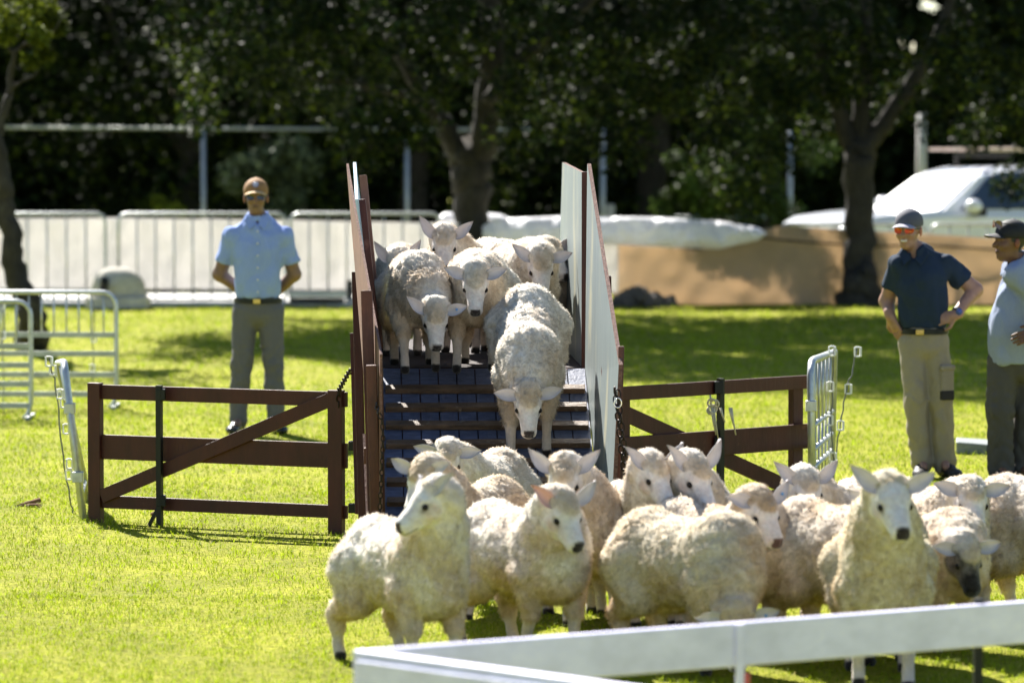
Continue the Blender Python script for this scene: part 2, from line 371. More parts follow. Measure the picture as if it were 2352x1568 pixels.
    wcol = wc*(1-tan*.45*np.array([.55, .82, 1.1])); wcol = wcol*(1+.08*cl[:, None])*(1-crs[:, None]*np.array([.11, .16, .22]))
    tk = (np.exp(-((hl[:, 0]-.02)**2/.0032+hl[:, 1]**2/.003))*(hl[:, 2] > .02))[:, None]; wcol = wcol*(1-tk*np.array([.18, .26, .38]))
    fcol = np.tile(fc, (len(V), 1))*(1+.07*wnoise(V, .022, seed+6)[:, None])
    legm = (gd(sp_) < gd(face_p))[:, None]; fcol = np.where(legm, LEGC, fcol)
    if face is not None and fc[0] < .3:
        bl = np.clip(wnoise(V, .03, seed+9)*.8+.2, 0, 1)[:, None]; fcol = np.where(legm, fcol, fcol*(1-bl*.6))
        mzl = np.clip((hl[:, 0]-.09)/.03, 0, 1)[:, None]; fcol = np.where(legm, fcol, fcol*(1-mzl*.85))
    lid_shade = np.exp(-((hl[:, 0]-.058)**2/.0005+(np.abs(hl[:, 1])-.055)**2/.0006+(hl[:, 2]-.002-.3*(hl[:, 0]-.055)*-1)**2/.00013))[:, None]*.95  # dark lid rim, drawn long to paint in brow shadow
    fcol = fcol*(1-lid_shade)+np.array([.05, .033, .026])*lid_shade
    ns = np.clip((hl[:, 0]-.166-.5*np.maximum(hl[:, 2]+.005, 0))/.006, 0, 1)*(np.abs(hl[:, 1]) < .026)*(hl[:, 2] > -.042)*(hl[:, 2] < .03)
    mouth = np.exp(-((hl[:, 2]+.055+.1*(.165-hl[:, 0]))/.0045)**2)*(hl[:, 0] > .115)*(hl[:, 0] < .22)
    nsk = np.clip(ns+.75*mouth, 0, 1)[:, None]*(~legm); fcol = fcol*(1-nsk)+np.array(nose)*nsk
    for hf in hoof:
        hm = np.clip((.034*sc-np.linalg.norm(V-hf, axis=1))/.006, 0, 1)[:, None]*(((V-base)@B)[:, 2] < .035*sc)[:, None]
        fcol = fcol*(1-hm)+np.array([.02, .017, .015])*hm
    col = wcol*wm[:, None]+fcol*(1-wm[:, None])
    cheek = np.exp(-((hl[:, 0]-.045)**2+(hl[:, 2]+.035)**2)/.0012)*(np.abs(hl[:, 1]) > .03); cheek = (cheek*.3+.08*wnoise(V, .04, seed+7))[:, None]*(1-wm[:, None])*(~legm); col = col*(1-cheek*np.array([.4, .8, 1.0]))
    # ears, part of the same body mesh
    EV = []; EQ = []; tips = []
    for k, sg in enumerate((-1, 1)):
        upk, bk = ear[k]; yw = R(hyaw); e_l = np.array([math.cos(yw), math.sin(yw), 0])*(sg); hz = np.array([math.sin(yw), -math.cos(yw), 0.])
        d = e_l+np.array([0, 0, upk*1.7])-hz*bk; d /= np.linalg.norm(d); fw = hz*.9+np.array([0, 0, .12])+e_l*.15; fw -= d*(fw@d); fw /= np.linalg.norm(fw); cr = np.cross(fw, d)*sg
        if cr[2] < 0: cr = -cr
        e0 = Wh((-.012, sg*.05, .036)); Ln = .125*earsc*hs; nl, nw = 12, 6; b0 = len(EV)
        for side in (0, 1):
            for i in range(nl+1):
                t = i/nl; wd = .033*earsc*hs*(.42+.58*math.sin(math.pi*min(t*.9+.05, 1)**.85))*(1-t**4)**.8
                for j in range(nw+1):
                    q = j/nw*2-1; cup = (q*q-.5)*.020*(1-.3*t)
                    p = e0+d*(t*Ln)+cr*(q*wd)+fw*(cup+.016*math.sin(t*2.6)-(.0035 if side else 0))+np.array([0, 0, .03*t*t*(1 if upk > .25 else .3)])
                    EV.append(p)
        m = (nl+1)*(nw+1)
        for i in range(nl):
            for j in range(nw):
                q = [b0+i*(nw+1)+j, b0+(i+1)*(nw+1)+j, b0+(i+1)*(nw+1)+j+1, b0+i*(nw+1)+j+1]
                EQ.append(q); EQ.append([x+m for x in q[::-1]])
        for i in range(nl):
            for j in (0, nw):
                q = [b0+i*(nw+1)+j, b0+(i+1)*(nw+1)+j]; EQ.append([q[0], q[1], q[1]+m, q[0]+m])
        tips.append(e0+d*(Ln*.5)+fw*.02)
    EV = np.array(EV); EQ = np.array(EQ); ecol = np.tile(FACEC, (len(EV), 1))
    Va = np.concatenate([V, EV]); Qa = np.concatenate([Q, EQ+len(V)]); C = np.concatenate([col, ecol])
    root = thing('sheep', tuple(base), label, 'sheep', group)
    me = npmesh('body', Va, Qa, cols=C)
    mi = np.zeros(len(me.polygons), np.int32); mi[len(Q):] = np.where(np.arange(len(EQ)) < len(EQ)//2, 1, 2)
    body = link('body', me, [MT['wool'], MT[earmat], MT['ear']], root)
    if len(me.polygons) == len(Qa): me.polygons.foreach_set('material_index', mi)
    # eyes
    for sg in (-1, 1):
        b = MB(); b.ball(Wh((.055, sg*.0535, .006)), .0145*hs, 10); b.build('eye', MT['eye'], root, True)
    # fleece tufts
    fa = np.linalg.norm(fn, axis=1); fw_ = wm[Q].mean(1); pr = fa*np.clip(fw_*1.3-.2, 0, 1); pr /= pr.sum()
    fi = g.choice(len(Q), tufts, p=pr); r1, r2 = g.random(tufts)[:, None], g.random(tufts)[:, None]
    q = Q[fi]; P = (V[q[:, 0]]*(1-r1)+V[q[:, 1]]*r1)*(1-r2)+(V[q[:, 3]]*(1-r1)+V[q[:, 2]]*r1)*r2
    nn = N[q[:, 0]]; flow = np.tile(-B[:, 0]*.45+np.array([0, 0, -.5]), (tufts, 1)); hd = np.linalg.norm(P-hc, axis=1) < .14*sc; flow[hd] *= .2
    cldir = np.stack([wnoise(P, .06, seed+20+i) for i in range(3)], 1)
    d = flow*1.0+cldir*.55+g.normal(size=(tufts, 3))*.35; d -= nn*(d*nn).sum(1)[:, None]; d /= np.linalg.norm(d, axis=1)[:, None]+1e-9
    d = d+nn*g.uniform(.25, 1.1, (tufts, 1)); d /= np.linalg.norm(d, axis=1)[:, None]
    sd = np.cross(d, nn); sd /= np.linalg.norm(sd, axis=1)[:, None]
    ln = (g.uniform(.012, .025, tufts)*np.where(hd, .7, 1.0))[:, None]*sc; wd = g.uniform(.0012, .0026, tufts)[:, None]*sc
    crv = (flow*.3+g.normal(size=(tufts, 3))*.15)
    b0 = P-nn*.003; m1 = b0+d*ln*.55; tp = b0+(d+crv)*ln
    TV = np.stack([b0-sd*wd, b0+sd*wd, m1+sd*wd*.75, m1-sd*wd*.75, tp], 1).reshape(-1, 3)
    o = np.arange(tufts)[:, None]*5; tq = o+np.array([0, 1, 2, 3]); tt = o+np.array([3, 2, 4])
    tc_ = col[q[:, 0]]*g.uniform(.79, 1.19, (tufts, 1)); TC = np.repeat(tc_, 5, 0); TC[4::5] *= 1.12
    tn = nn*.9+cldir*.14+g.normal(size=(tufts, 3))*.12; tn /= np.linalg.norm(tn, axis=1)[:, None]; TN = np.repeat(tn, 5, 0)
    link('fleece', npmesh('fleece', TV, tq, tt, cols=np.clip(TC, 0, .88), nrm=TN), MT['fleece'], root)
    if eartag is not None:
        t = tips[eartag]; b = MB(); b.box(t, (.012, .006, .012), R(hyaw)); b.build('ear_tag', MT['eartag'], root, bevel=.002)
    return root
# ------------------------------------------------------------------ ground
def gz(Y): return -.55*min(max((Y-49)/6, 0), 1)
def ground():
    ys = [2, 6, 9, 11]+[12+i*.5 for i in range(76)]+[52, 54, 56, 58, 60, 65, 75, 100, 150, 250, 500, 900]
    xs = [-400, -120, -40, -20, -12]+[-9+i*.6 for i in range(31)]+[12, 20, 40, 120, 400]
    V = []; Q = []
    for j, y in enumerate(ys):
        for x in xs: V.append((x, y, gz(y)+(.008*math.sin(x*1.7+y)*math.cos(y*.9-x) if 13 < y < 50 else 0)))
    n = len(xs)
    for j in range(len(ys)-1):
        for i in range(n-1): Q.append((j*n+i, j*n+i+1, (j+1)*n+i+1, (j+1)*n+i))
    tag(link('ground', npmesh('ground', V, Q), MT['lawn']), kind='structure')
ground()
def grass():
    g = np.random.default_rng(3); P = []
    for (y0, y1, dens, ln) in ((11.2, 18, 3800, .030), (18, 24, 2200, .032), (24, 32, 950, .036), (32, 46, 330, .042)):
        y = y0
        while y < y1:
            hw = y*.135+.9; n = int(hw*2*.5*dens); p = np.zeros((n, 4)); p[:, 0] = g.uniform(-hw, hw, n); p[:, 1] = y+g.random(n)*.5; p[:, 3] = ln; P.append(p); y += .5
    P = np.concatenate(P); n = len(P); X = P[:, :3].copy(); X[:, 2] = .008*np.sin(X[:, 0]*1.7+X[:, 1])*np.cos(X[:, 1]*.9-X[:, 0])-.004
    cl = wnoise(X*np.array([1, 1, 0]), .5, 5)*.5+wnoise(X*np.array([1, 1, 0]), .14, 6)*.5
    keep = g.random(n) < np.clip(.75+cl*.4, .12, 1); X = X[keep]; P = P[keep]; cl = cl[keep]; n = len(X)
    ln = (P[:, 3]*g.uniform(.5, 1.35, n)*(1+.3*cl))[:, None]
    a = g.uniform(0, 6.28, n); sd = np.stack([np.cos(a), np.sin(a), np.zeros(n)], 1)
    ln2 = g.normal(size=(n, 3))*.38; ln2[:, 2] = 1; d = ln2/np.linalg.norm(ln2, axis=1)[:, None]
    wd = (P[:, 3]*.058*g.uniform(.7, 1.4, n)*np.clip(P[:, 1]/17, 1, 2.3))[:, None]
    m = X+d*ln*.55; bend = g.normal(size=(n, 3))*.5; bend[:, 2] = -.15; tp = X+(d+bend)*ln
    V = np.stack([X-sd*wd, X+sd*wd, m+sd*wd*.8, m-sd*wd*.8, tp], 1).reshape(-1, 3)
    o = np.arange(n)[:, None]*5; base = np.array([.24, .31, .008])
    c = base*g.uniform(.6, 1.35, (n, 1))*(1+.14*cl[:, None]); yl = (g.random(n) < .06)[:, None]; c = np.where(yl, np.array([.42, .38, .12])*g.uniform(.6, 1.1, (n, 1)), c)
    tag(link('grass', npmesh('grass', V, o+np.array([0, 1, 2, 3]), o+np.array([3, 2, 4]), smooth=False, cols=np.repeat(c, 5, 0)), MT['grass']),
        'short bright green grass covering the lawn', 'grass', kind='stuff')
grass()
# ------------------------------------------------------------------ the flock on the lawn
E0 = ((.1, .12), (.1, .12)); EU = ((.35, .2), (.35, .2)); EH = ((0, .1), (0, .1))
sheep('sheep with flat ears close to the ramp foot, back arching to the right', 1112, 470, -22, (1028, 1056), -3, 42, .95, ear=((.12, .1), (.02, .1)), seed=1)
sheep('curly topped sheep half hidden behind the frontmost left sheep', 1088, 512, -28, (975, 1098), -35, 45, .96, seed=2, wool=(.6, .52, .4), ear=((.2, 0), (.2, 0)))
sheep('front left sheep turning its white face to the left, rump nearest the wooden gate', 926, 568, 30, (988, 1148), -62, 30, .96, ear=((.22, .5), (.3, .4)), seed=3, nose=(.09, .06, .05), step=(.08, .02, .05, -.14), poll=.9)
sheep('front sheep with one pink glowing ear, head turned right over the white rail', 1200, 552, 32, (1290, 1175), 34, 42, .99, ear=((.3, .1), (.3, .1)), seed=4, earmat='ear_backlit', dirt=.35, step=(.05, -.05, .03, -.08))
sheep('sheep peering over the back of the pink eared one, ears raised', 1335, 520, 10, (1297, 1098), -8, 45, 1.0, ear=EU, seed=5, dirt=.6, step=(.1, -.05, 0, 0))
sheep('sheep with a blue tagged curled ear, before the hanging chain of the right gate', 1470, 520, 16, (1500, 1088), 32, 38, .96, ear=((.35, .1), (.4, .1)), seed=6, eartag=1)
sheep('tall eared sheep looking down right in front of the right wooden gate', 1575, 520, 15, (1592, 1092), 36, 42, 1.0, ear=((.45, .1), (.6, .1)), seed=7)
sheep('grazing sheep with its broad back to the sun and head down behind the white rail', 1578, 566, 38, (1690, 1432), 10, 70, 1.0, ear=((-.02, .05), (.1, .05)), seed=8, wool=(.62, .54, .41), dirt=.05, fat=.97, eartag=1)
sheep('sheep with a tan neck gazing right between the grazing one and the gate end', 1655, 545, 44, (1745, 1172), 32, 38, .98, ear=((.1, .2), (.3, .35)), seed=9, dirt=.75, nose=(.12, .07, .06), eartag=1)
sheep('small faced sheep in front of the silver panel, curly fringe over its eyes', 1935, 512, -26, (1850, 1122), 16, 38, .95, ear=EU, seed=10)
sheep('sheep standing side on with its face hidden behind the tall white chested one', 1945, 556, 40, (2022, 1190), 30, 30, 1.03, ear=((.3, .1), (.35, .2)), seed=11, dirt=.5)
sheep('tall white chested sheep staring straight at the viewer over the rail', 2028, 579, -3, (2047, 1146), 12, 32, 1.06, ear=((.35, .2), (.25, .1)), seed=12, wool=(.62, .55, .4), dirt=.1, step=(.06, -.02, .05, 0), poll=.85, fat=.86)
sheep('cream sheep with flat ears and pink brown nose right of the staring one', 2130, 520, 25, (2230, 1148), 6, 32, .99, ear=((.15, .1), (.06, .1)), seed=13, dirt=.4, nose=(.13, .07, .06))
sheep('dark faced sheep with a black muzzle, head lowered near the right edge', 2112, 545, 36, (2215, 1276), 22, 52, .93, ear=((.05, .1), (.05, .1)), seed=14, face=(.2, .17, .14), dirt=.6, nose=(.015, .013, .012))
sheep('sheep cut by the right edge of the picture with its head out of view', 2425, 522, 50, (2640, 1130), 50, 35, 1.03, seed=15, dirt=.45)
# on the ramp and its deck
gr = 'sheep coming down the ramp'
sheep('sheep walking down the ramp with its long back and lowered head', 1214, 446, 0, (1213, 922, 19.52), 3, 55, 1.0, z0=.69, pitch=25, ear=((.02, .1), (.12, .1)), seed=21, step=(.0, .16, 0, 0), group=gr, fat=.95, dirt=.2)
sheep('white faced sheep in the middle of the ramp top looking straight down', 1100, 433, -4, (1092, 646, 20.25), 0, 60, .97, z0=.91, ear=((.18, 0), (.15, 0)), seed=22, group=gr, dirt=.35, step=(.0, .16, 0, 0))
sheep('sheep at the left of the ramp top bending its head low to the right', 955, 434, 6, (1000, 728, 20.2), 6, 58, .96, z0=.91, ear=((.3, 0), (.1, 0)), seed=23, group=gr, dirt=.35, step=(0, .16, 0, 0), eartag=1)
sheep('shaded sheep squeezed at the far left of the deck with upright grey ears', 922, 410, 3, (916, 612, 21.5), -4, 55, .95, z0=.91, ear=((.55, .1), (.7, .1)), seed=24, group=gr, earmat='ear')
sheep('rearmost high headed sheep whose ears stand against the white cloth', 1090, 405, -20, (1020, 558, 21.7), 2, 45, 1.0, z0=.91, ear=((.6, .1), (.3, .1)), seed=25, group=gr)
sheep('sheep at the right of the deck with its bowed head against the pale panel', 1185, 410, 18, (1242, 608, 21.3), 6, 58, 1.0, z0=.91, ear=((.3, .1), (.12, .1)), seed=26, group=gr)
sheep('curly sheep mostly hidden behind the bowed one beside the pale deck panel', 1250, 399, 10, (1264, 585, 22.15), 50, 40, .95, z0=.91, seed=27, group=gr, ear=((.2, .1), (.2, .1)))
# ------------------------------------------------------------------ ramp with deck
YT, YB = 20.64, 18.79; DZ = .91
def rx(t, side):      # ramp edge x at t (0 top .. 1 foot)
    return (-.683+(.073)*t) if side < 0 else (.387+.066*t)
def RP(t, q, dz=0):   # point on ramp surface: t along, q across 0..1
    return Vector((rx(t, -1)*(1-q)+rx(t, 1)*q, YT+(YB-YT)*t, DZ*(1-t)+dz))
ramp = thing('loading_ramp', (-.1, 19.7, 0), 'blue grey boarded sheep ramp with worn cross slats and tall plywood sides', 'ramp')
b = MB(); NB = 11
for i in range(NB):
    q0, q1 = i/NB+.003, (i+1)/NB-.003
    P = [RP(0, q0, -.03), RP(0, q1, -.03), RP(1.02, q1, -.03), RP(1.02, q0, -.03)]
    T = [RP(0, q0), RP(0, q1), RP(1.02, q1), RP(1.02, q0)]
    P = [P[3], P[2], P[1], P[0], T[3], T[2], T[1], T[0]]; b.hexa(P)
b.build('ramp_boards', MT['boards'], ramp)
b = MB(); b.hexa([RP(1.01, .02, -.07), RP(1.01, .98, -.07), RP(0, .98, -.07), RP(0, .02, -.07), RP(1.01, .02, -.034), RP(1.01, .98, -.034), RP(0, .98, -.034), RP(0, .02, -.034)]); b.build('ramp_underside', MT['redwood'], ramp)
sn = Vector((0, -(DZ), (YT-YB))).normalized()
for i in range(10):
    t = .118+i*.0895; c0, c1 = RP(t, .012), RP(t, .988); j = random.uniform(-.004, .004)
    b = MB(); b.beam(c0+sn*.016+Vector((0, 0, j)), c1+sn*.016-Vector((0, 0, j)), .05, .030, up=sn); b.build('slat', MT['slat'], ramp, bevel=.003)
def panel(name, P, out, th, parent, mi='panel', mo='ply', edge='plyedge'):
    """P: far_bottom, near_bottom, near_top, far_top of the inner face; out = outward normal"""
    P = [Vector(p) for p in P]; o = Vector(out)*th; nx, nz = 8, 8; V = []; F = []; mid = []
    m = MB()
    V = P+[p+o for p in P]; m.cur = 0; m.V = [tuple(v) for v in V]
    m.F = [(0, 1, 2, 3), (7, 6, 5, 4), (0, 4, 5, 1), (1, 5, 6, 2), (2, 6, 7, 3), (3, 7, 4, 0)]; m.mi = [0, 1, 2, 2, 2, 2]
    return m.build(name, [MT[mi], MT[mo], MT[edge]], parent)
panel('side_panel', [(.385, YT, .86), (.462, YB-.02, .0), (.512, YB-.02, 1.05), (.396, YT, 1.99)], (1, .05, 0), .02, ramp, mo='redwood')
panel('side_panel', [(-.712, YT, .86), (-.622, YB-.02, .0), (-.622, YB-.02, 1.10), (-.86, YT, 1.99)], (-1, 0, 0), .012, ramp)
# outer uprights (dark red) on the ramp sides
def post(name, ut, vt, ub, vb, Yt, Yb, wd, dp, m='redwood', par=ramp):
    a, c = H(ut, vt, Yt), H(ub, vb, Yb); b = MB(); b.beam(c, a, wd, dp, up=(0, -1, 0)); return b.build(name, MT[m], par, bevel=.003)
post('side_post', 853, 838, 866, 1300, 18.85, 18.85, .05, .05, 'redwood2')
post('side_post', 842, 668, 858, 1180, 19.05, 18.9, .055, .05, 'redwood2')
post('side_post', 818, 625, 834, 1215, 20.45, 20.3, .045, .05)
post('side_post', 810, 765, 822, 1180, 20.6, 20.5, .028, .05)
post('side_post', 1427, 795, 1412, 1300, 18.86, 18.82, .028, .06, 'redwood2')
post('side_post', 1397, 634, 1410, 1260, 19.6, 19.6, .03, .06, 'redwood')
b = MB(); b.beam(H(836, 1046, 19.3), H(866, 1046, 19.3), .05, .08, up=(0, 0, 1)); b.build('cross_piece', MT['redwood2'], ramp, bevel=.003)
b = MB(); b.beam(H(838, 1000, 19.9), H(850, 1290, 19.3), .02, .03); b.build('brace', MT['ply'], ramp)
b = MB(); b.beam(RP(0, 0, -.05)+Vector((0, .05, 0)), RP(0, 1, -.05)+Vector((0, .05, 0)), .09, .09, up=(0, 0, 1)); b.build('top_beam', MT['redwood'], ramp, bevel=.004)
# deck
deck = thing('loading_deck', (-.15, 21.9, 0), 'raised deck behind the ramp with pale tall side panels where sheep wait', 'platform')
b = MB()
for i in range(16):
    y = YT+.10+i*.165; b.box((-.165, y+.08, DZ-.02), (1.16, .155, .04))
b.build('deck_boards', MT['deckwood'], deck)
for (x, y) in ((-.66, YT+.2), (.33, YT+.2), (-.66, 23.2), (.33, 23.2)):
    b = MB(); b.beam((x, y, -.01), (x, y, DZ-.045), .07, .07); b.build('leg', MT['redwood'], deck, bevel=.004)
panel('side_panel', [(.265, 23.3, .86), (.372, YT+.12, .86), (.372, YT+.12, 1.94), (.292, 22.75, 1.97)], (1, .04, 0), .018, deck, mo='redwood')
b = MB(); b.beam((.386, YT+.10, .84), (.386, YT+.10, 1.945), .035, .04); b.build('panel_post', MT['redwood'], deck, bevel=.003)
panel('side_panel', [(-.80, 23.3, .86), (-.735, YT+.12, .86), (-.815, YT+.12, 1.80), (-.905, 22.75, 1.97)], (-1, .04, 0), .016, deck, mi='panelblue', mo='panelblue', edge='panelblue')
a, c = H(834, 404, 21.1), H(872, 800, 20.9)
b = MB(); b.beam(c, a, .04, .05); b.build('panel_post', MT['ply'], deck, bevel=.003)
a, c = H(832, 458, 20.85), H(868, 800, 20.8)
b = MB(); b.beam(c, a, .035, .05); b.build('panel_post', MT['redwood'], deck, bevel=.003)
# ------------------------------------------------------------------ timber gates
def gate_left():
    A = G(205, 1200); Bp = G(790, 1227); L = (Bp-A).length; d = (Bp-A).normalized(); nrm = Vector((d.y, -d.x, 0)); Hh = .775
    def at(t, z, o=0): p = A+d*(t*L)+nrm*o; return Vector((p.x, p.y, z))
    g = thing('timber_gate', tuple(A), 'long dark red timber gate standing left of the ramp with a diagonal brace', 'gate')
    for t, ww in ((.028, .075), (.972, .082)):
        b = MB(); b.beam(at(t, 0), at(t, Hh), ww, .05, up=nrm); b.build('gate_post', MT['redwood'], g, bevel=.003)
    for (z0, z1, nm) in ((.685, .765, 'top_rail'), (.355, .49, 'middle_rail'), (.085, .155, 'bottom_rail')):
        b = MB(); b.beam(at(.05, (z0+z1)/2, -.012), at(1.01, (z0+z1)/2, -.012), z1-z0, .022, up=nrm); b.build(nm, MT['redwood'], g, bevel=.002)
    b = MB(); b.beam(at(.055, .15, .012), at(.955, .725, .012), .075, .022, up=nrm); b.build('diagonal_brace', MT['redwood'], g, bevel=.002)
    st = thing('steel_picket', tuple(at(.3, 0, .05)), 'thin black steel picket clamped to the long gate left of the ramp', 'post')
    b = MB(); p0 = at(.3, 0, .05); p1 = at(.3, .775, .05); b.beam(p0, p1, .03, .03, up=nrm); b.build('picket', MT['black'], st)
    for z in (.725, .145): b = MB(); b.box(at(.303, z, .04), (.05, .05, .06)); b.build('clamp', MT['black'], st, bevel=.003)
    b = MB(); b.beam(at(.26, .005, .06), at(.298, .11, .055), .018, .018, up=nrm); b.build('foot_brace', MT['black'], st)
    return at
gl = gate_left()
def gate_right():
    A = Vector((.57, Ys(424), 0)); Bp = Vector((1.655, Ys(406), 0)); L = (Bp-A).length; d = (Bp-A).normalized(); nrm = Vector((d.y, -d.x, 0))
    def at(t, z, o=0): p = A+d*(t*L)+nrm*o; return Vector((p.x, p.y, z))
    g = thing('timber_gate', tuple(A), 'shorter dark red timber gate right of the ramp with twine tied to its top rail', 'gate')
    b = MB(); b.beam(at(.955, 0), at(.955, .745), .078, .045, up=nrm); b.build('gate_post', MT['redwood'], g, bevel=.003)
    b = MB(); b.beam(at(.03, 0), at(.03, .76), .07, .045, up=nrm); b.build('gate_post', MT['redwood'], g, bevel=.003)
    for (z0, z1, nm) in ((.70, .775, 'top_rail'), (.36, .50, 'middle_rail'), (.07, .14, 'bottom_rail')):
        b = MB(); b.beam(at(-.01, (z0+z1)/2, .034), at(1.01, (z0+z1)/2, .034), z1-z0, .022, up=nrm); b.build(nm, MT['redwood'], g, bevel=.002)
    b = MB(); b.beam(at(-.0, .645, .01), at(.95, .12, .01), .085, .022, up=nrm); b.build('diagonal_brace', MT['redwood'], g, bevel=.002)
    st = thing('steel_picket', tuple(at(.52, 0, .07)), 'thin black steel picket clamped to the shorter gate right of the ramp', 'post')
    b = MB(); b.beam(at(.5, 0, .065), at(.5, .79, .065), .032, .032, up=nrm); b.build('picket', MT['black'], st)
    for z in (.74, .43): b = MB(); b.box(at(.495, z, .06), (.05, .05, .07)); b.build('clamp', MT['black'], st, bevel=.003)
    # twine
    r = random.Random(4); b = MB(); c = at(.455, .63, .06)
    for i in range(4): b.torus(c+Vector((r.uniform(-.01, .02), 0, r.uniform(-.02, .03))), (r.uniform(-.4, .4), 1, r.uniform(-.4, .4)), r.uniform(.02, .034), .006, n=12)
    b.tube([at(.455, .70, .05), c], .006, 6)
    for dx, l in ((.0, .15), (.012, .17), (.1, .1), (.11, .15), (.05, .08)):
        p = c+Vector((dx, 0, 0)); b.tube([p, p+Vector((.01, -.01, -l*.5)), p+Vector((.025, 0, -l))], [.007, .006, .004], 6)
    tag(b.build('twine_knot', MT['rope'], None, True), 'frayed pale twine knotted round the top rail beside the black picket', 'twine')
gate_right()
# hinges between gates and ramp
for z, Y in ((.50, 20.7), (.17, 20.7)):
    b = MB(); p = H(822, 262+(2.25-z)*9000/Y, Y); b.box(p, (.10, .05, .05)); b.build('gate_hinge', MT['black'], ramp, bevel=.004)
# chains
def chain(name, pts, label, R1=.017, r=.0042):
    pts = [Vector(p) for p in pts]; b = MB(); seg = [(pts[i+1]-pts[i]).length for i in range(len(pts)-1)]; tot = sum(seg); n = int(tot/(R1*2.3)); k = 0
    for i in range(n):
        sd = tot*(i+.5)/n; j = 0
        while sd > seg[j]: sd -= seg[j]; j += 1
        d = (pts[j+1]-pts[j]).normalized(); c = pts[j]+d*sd; sidev = Vector((0, 1, 0)) if i % 2 else Vector((.9, .3, 0)); ax = (sidev-d*sidev.dot(d)).normalized()
        b.torus(c, ax, R1*.75, r, stretch=1.75, sdir=d, n=12, k=6)
    return tag(b.build(name, MT['iron'], None, True), label, 'chain')
chain('chain', [H(1412, 890, 18.7), H(1414, 910, 18.7), H(1420, 960, 18.68), H(1428, 1040, 18.68), H(1436, 1098, 18.68), H(1440, 1096, 18.68), H(1434, 1030, 18.66), H(1424, 950, 18.66), H(1418, 895, 18.68)], 'long rusty chain hanging in a doubled loop on the right ramp panel')
chain('chain', [H(804, 850, 20.5), H(790, 875, 20.7), H(778, 897, 20.9), H(776, 960, 20.93), H(778, 1010, 20.93)], 'short dark chain hooked from the left post down over the gate corner', .015)
chain('chain', [H(864, 925, 18.78), H(868, 945, 18.72), H(878, 965, 18.7), H(880, 1010, 18.7), H(876, 1100, 18.72), H(871, 1195, 18.74), H(868, 1260, 18.76)], 'thin dark chain running down the left edge of the ramp boards', .012, .0035)
b = MB(); b.torus(H(1419, 925, 18.62), (0, 1, 0), .018, .003, 1.3, (0, 0, 1)); tag(b.build('snap_hook', MT['chrome'], None, True), 'shiny snap hook on the long right hand chain', 'hook')
# ------------------------------------------------------------------ edge-on panels with insulators
def silver_panel(label, nb, ntop, fb, ftop, rails, bars=5, low=.55):
    nb, ntop, fb, ftop = map(Vector, (nb, ntop, fb, ftop)); g = thing('hurdle_panel', tuple(nb), label, 'livestock panel')
    b = MB(); c1 = ntop.lerp(ftop, .12)+Vector((0, 0, .012)); n1 = ntop.lerp(nb, .08)
    b.tube([nb, n1, ntop.lerp(c1, .35)+Vector((0, 0, .0)), c1, ftop, fb], .022, 10); b.build('frame', MT['galv'], g, True)
    for z in rails:
        b = MB(); b.tube([nb.lerp(ntop, z), fb.lerp(ftop, z)], .015, 8); b.build('rail', MT['galv'], g, True)
    for i in range(1, bars+1):
        t = i/(bars+1); b = MB(); b.tube([nb.lerp(fb, t).lerp(ntop.lerp(ftop, t), low), ntop.lerp(ftop, t)], .010, 6); b.build('bar', MT['galv'], g, True)
        b = MB(); b.tube([nb.lerp(fb, t).lerp(ntop.lerp(ftop, t), rails[0]), nb.lerp(fb, t).lerp(ntop.lerp(ftop, t), low)], .008, 6); b.build('bar', MT['galv'], g, True)
    for z in (.28, .72): b = MB(); b.box(nb.lerp(ntop, z), (.06, .06, .06)); b.build('coupling', MT['galv'], g, bevel=.004)
    return g
silver_panel('leaning galvanised panel seen edge on beside the left end of the long gate', G(192, 1196), H(148, 838, 21.9), G(178, 1178)+Vector((0, .6, 0)), H(134, 832, 22.6), (.15, .45, .75), 4)
silver_panel('upright galvanised panel with square mesh right of the shorter gate', H(1866, 1180, 21.7), H(1862, 835, 21.7), H(1908, 1130, 23.1), H(1916, 808, 23.1), (.1, .3, .42, .58), 5, .58)
def insulator_wire(pts, Y, label, ins):
    P = [H(u, v, Y) for u, v in pts]; g = thing('electric_fence_wire', tuple(P[-1]), label, 'wire')
    Q = []
    for i in range(len(P)-1):
        for k in range(5): Q.append(P[i].lerp(P[i+1], k/5)+Vector((random.uniform(-.006, .006), random.uniform(-.01, .01), 0)))
    Q.append(P[-1]); b = MB(); b.tube(Q, .0045, 5); b.build('wire_strand', MT['wire'], g, True)
    for (u, v) in ins:
        c = H(u, v, Y); b = MB(); x, z = .017, .027
        b.box(c+Vector((-x, 0, 0)), (.008, .02, .056)); b.box(c+Vector((x, 0, 0)), (.012, .03, .056)); b.box(c+Vector((0, 0, z)), (.026, .02, .010)); b.box(c-Vector((0, 0, z)), (.026, .026, .010))
        b.build('insulator', MT['plastic'], g, bevel=.003)
insulator_wire([(1970, 800), (1955, 860), (1945, 890), (1930, 975), (1918, 1050), (1910, 1075)], 22.6, 'loose wire with white insulators hanging right of the mesh panel', [(1970, 808), (1948, 893), (1930, 977)])
insulator_wire([(1914, 800), (1912, 890), (1910, 970), (1916, 1060), (1912, 1110)], 22.55, 'wire with white insulators tied along the edge of the mesh panel', [(1911, 806), (1907, 888), (1905, 965), (1913, 1050)])
insulator_wire([(114, 818), (124, 870), (136, 960), (150, 1070), (164, 1160), (172, 1204)], 22.0, 'twisted wire with white insulators beside the leaning panel', [(112, 830), (121, 850), (138, 905), (146, 925), (152, 985), (160, 1065), (158, 1090)])
insulator_wire([(5, 690), (8, 740), (6, 850), (10, 960)], 29.0, 'thin wire with white clips left of the nearest crowd barrier', [(5, 700), (6, 770)])
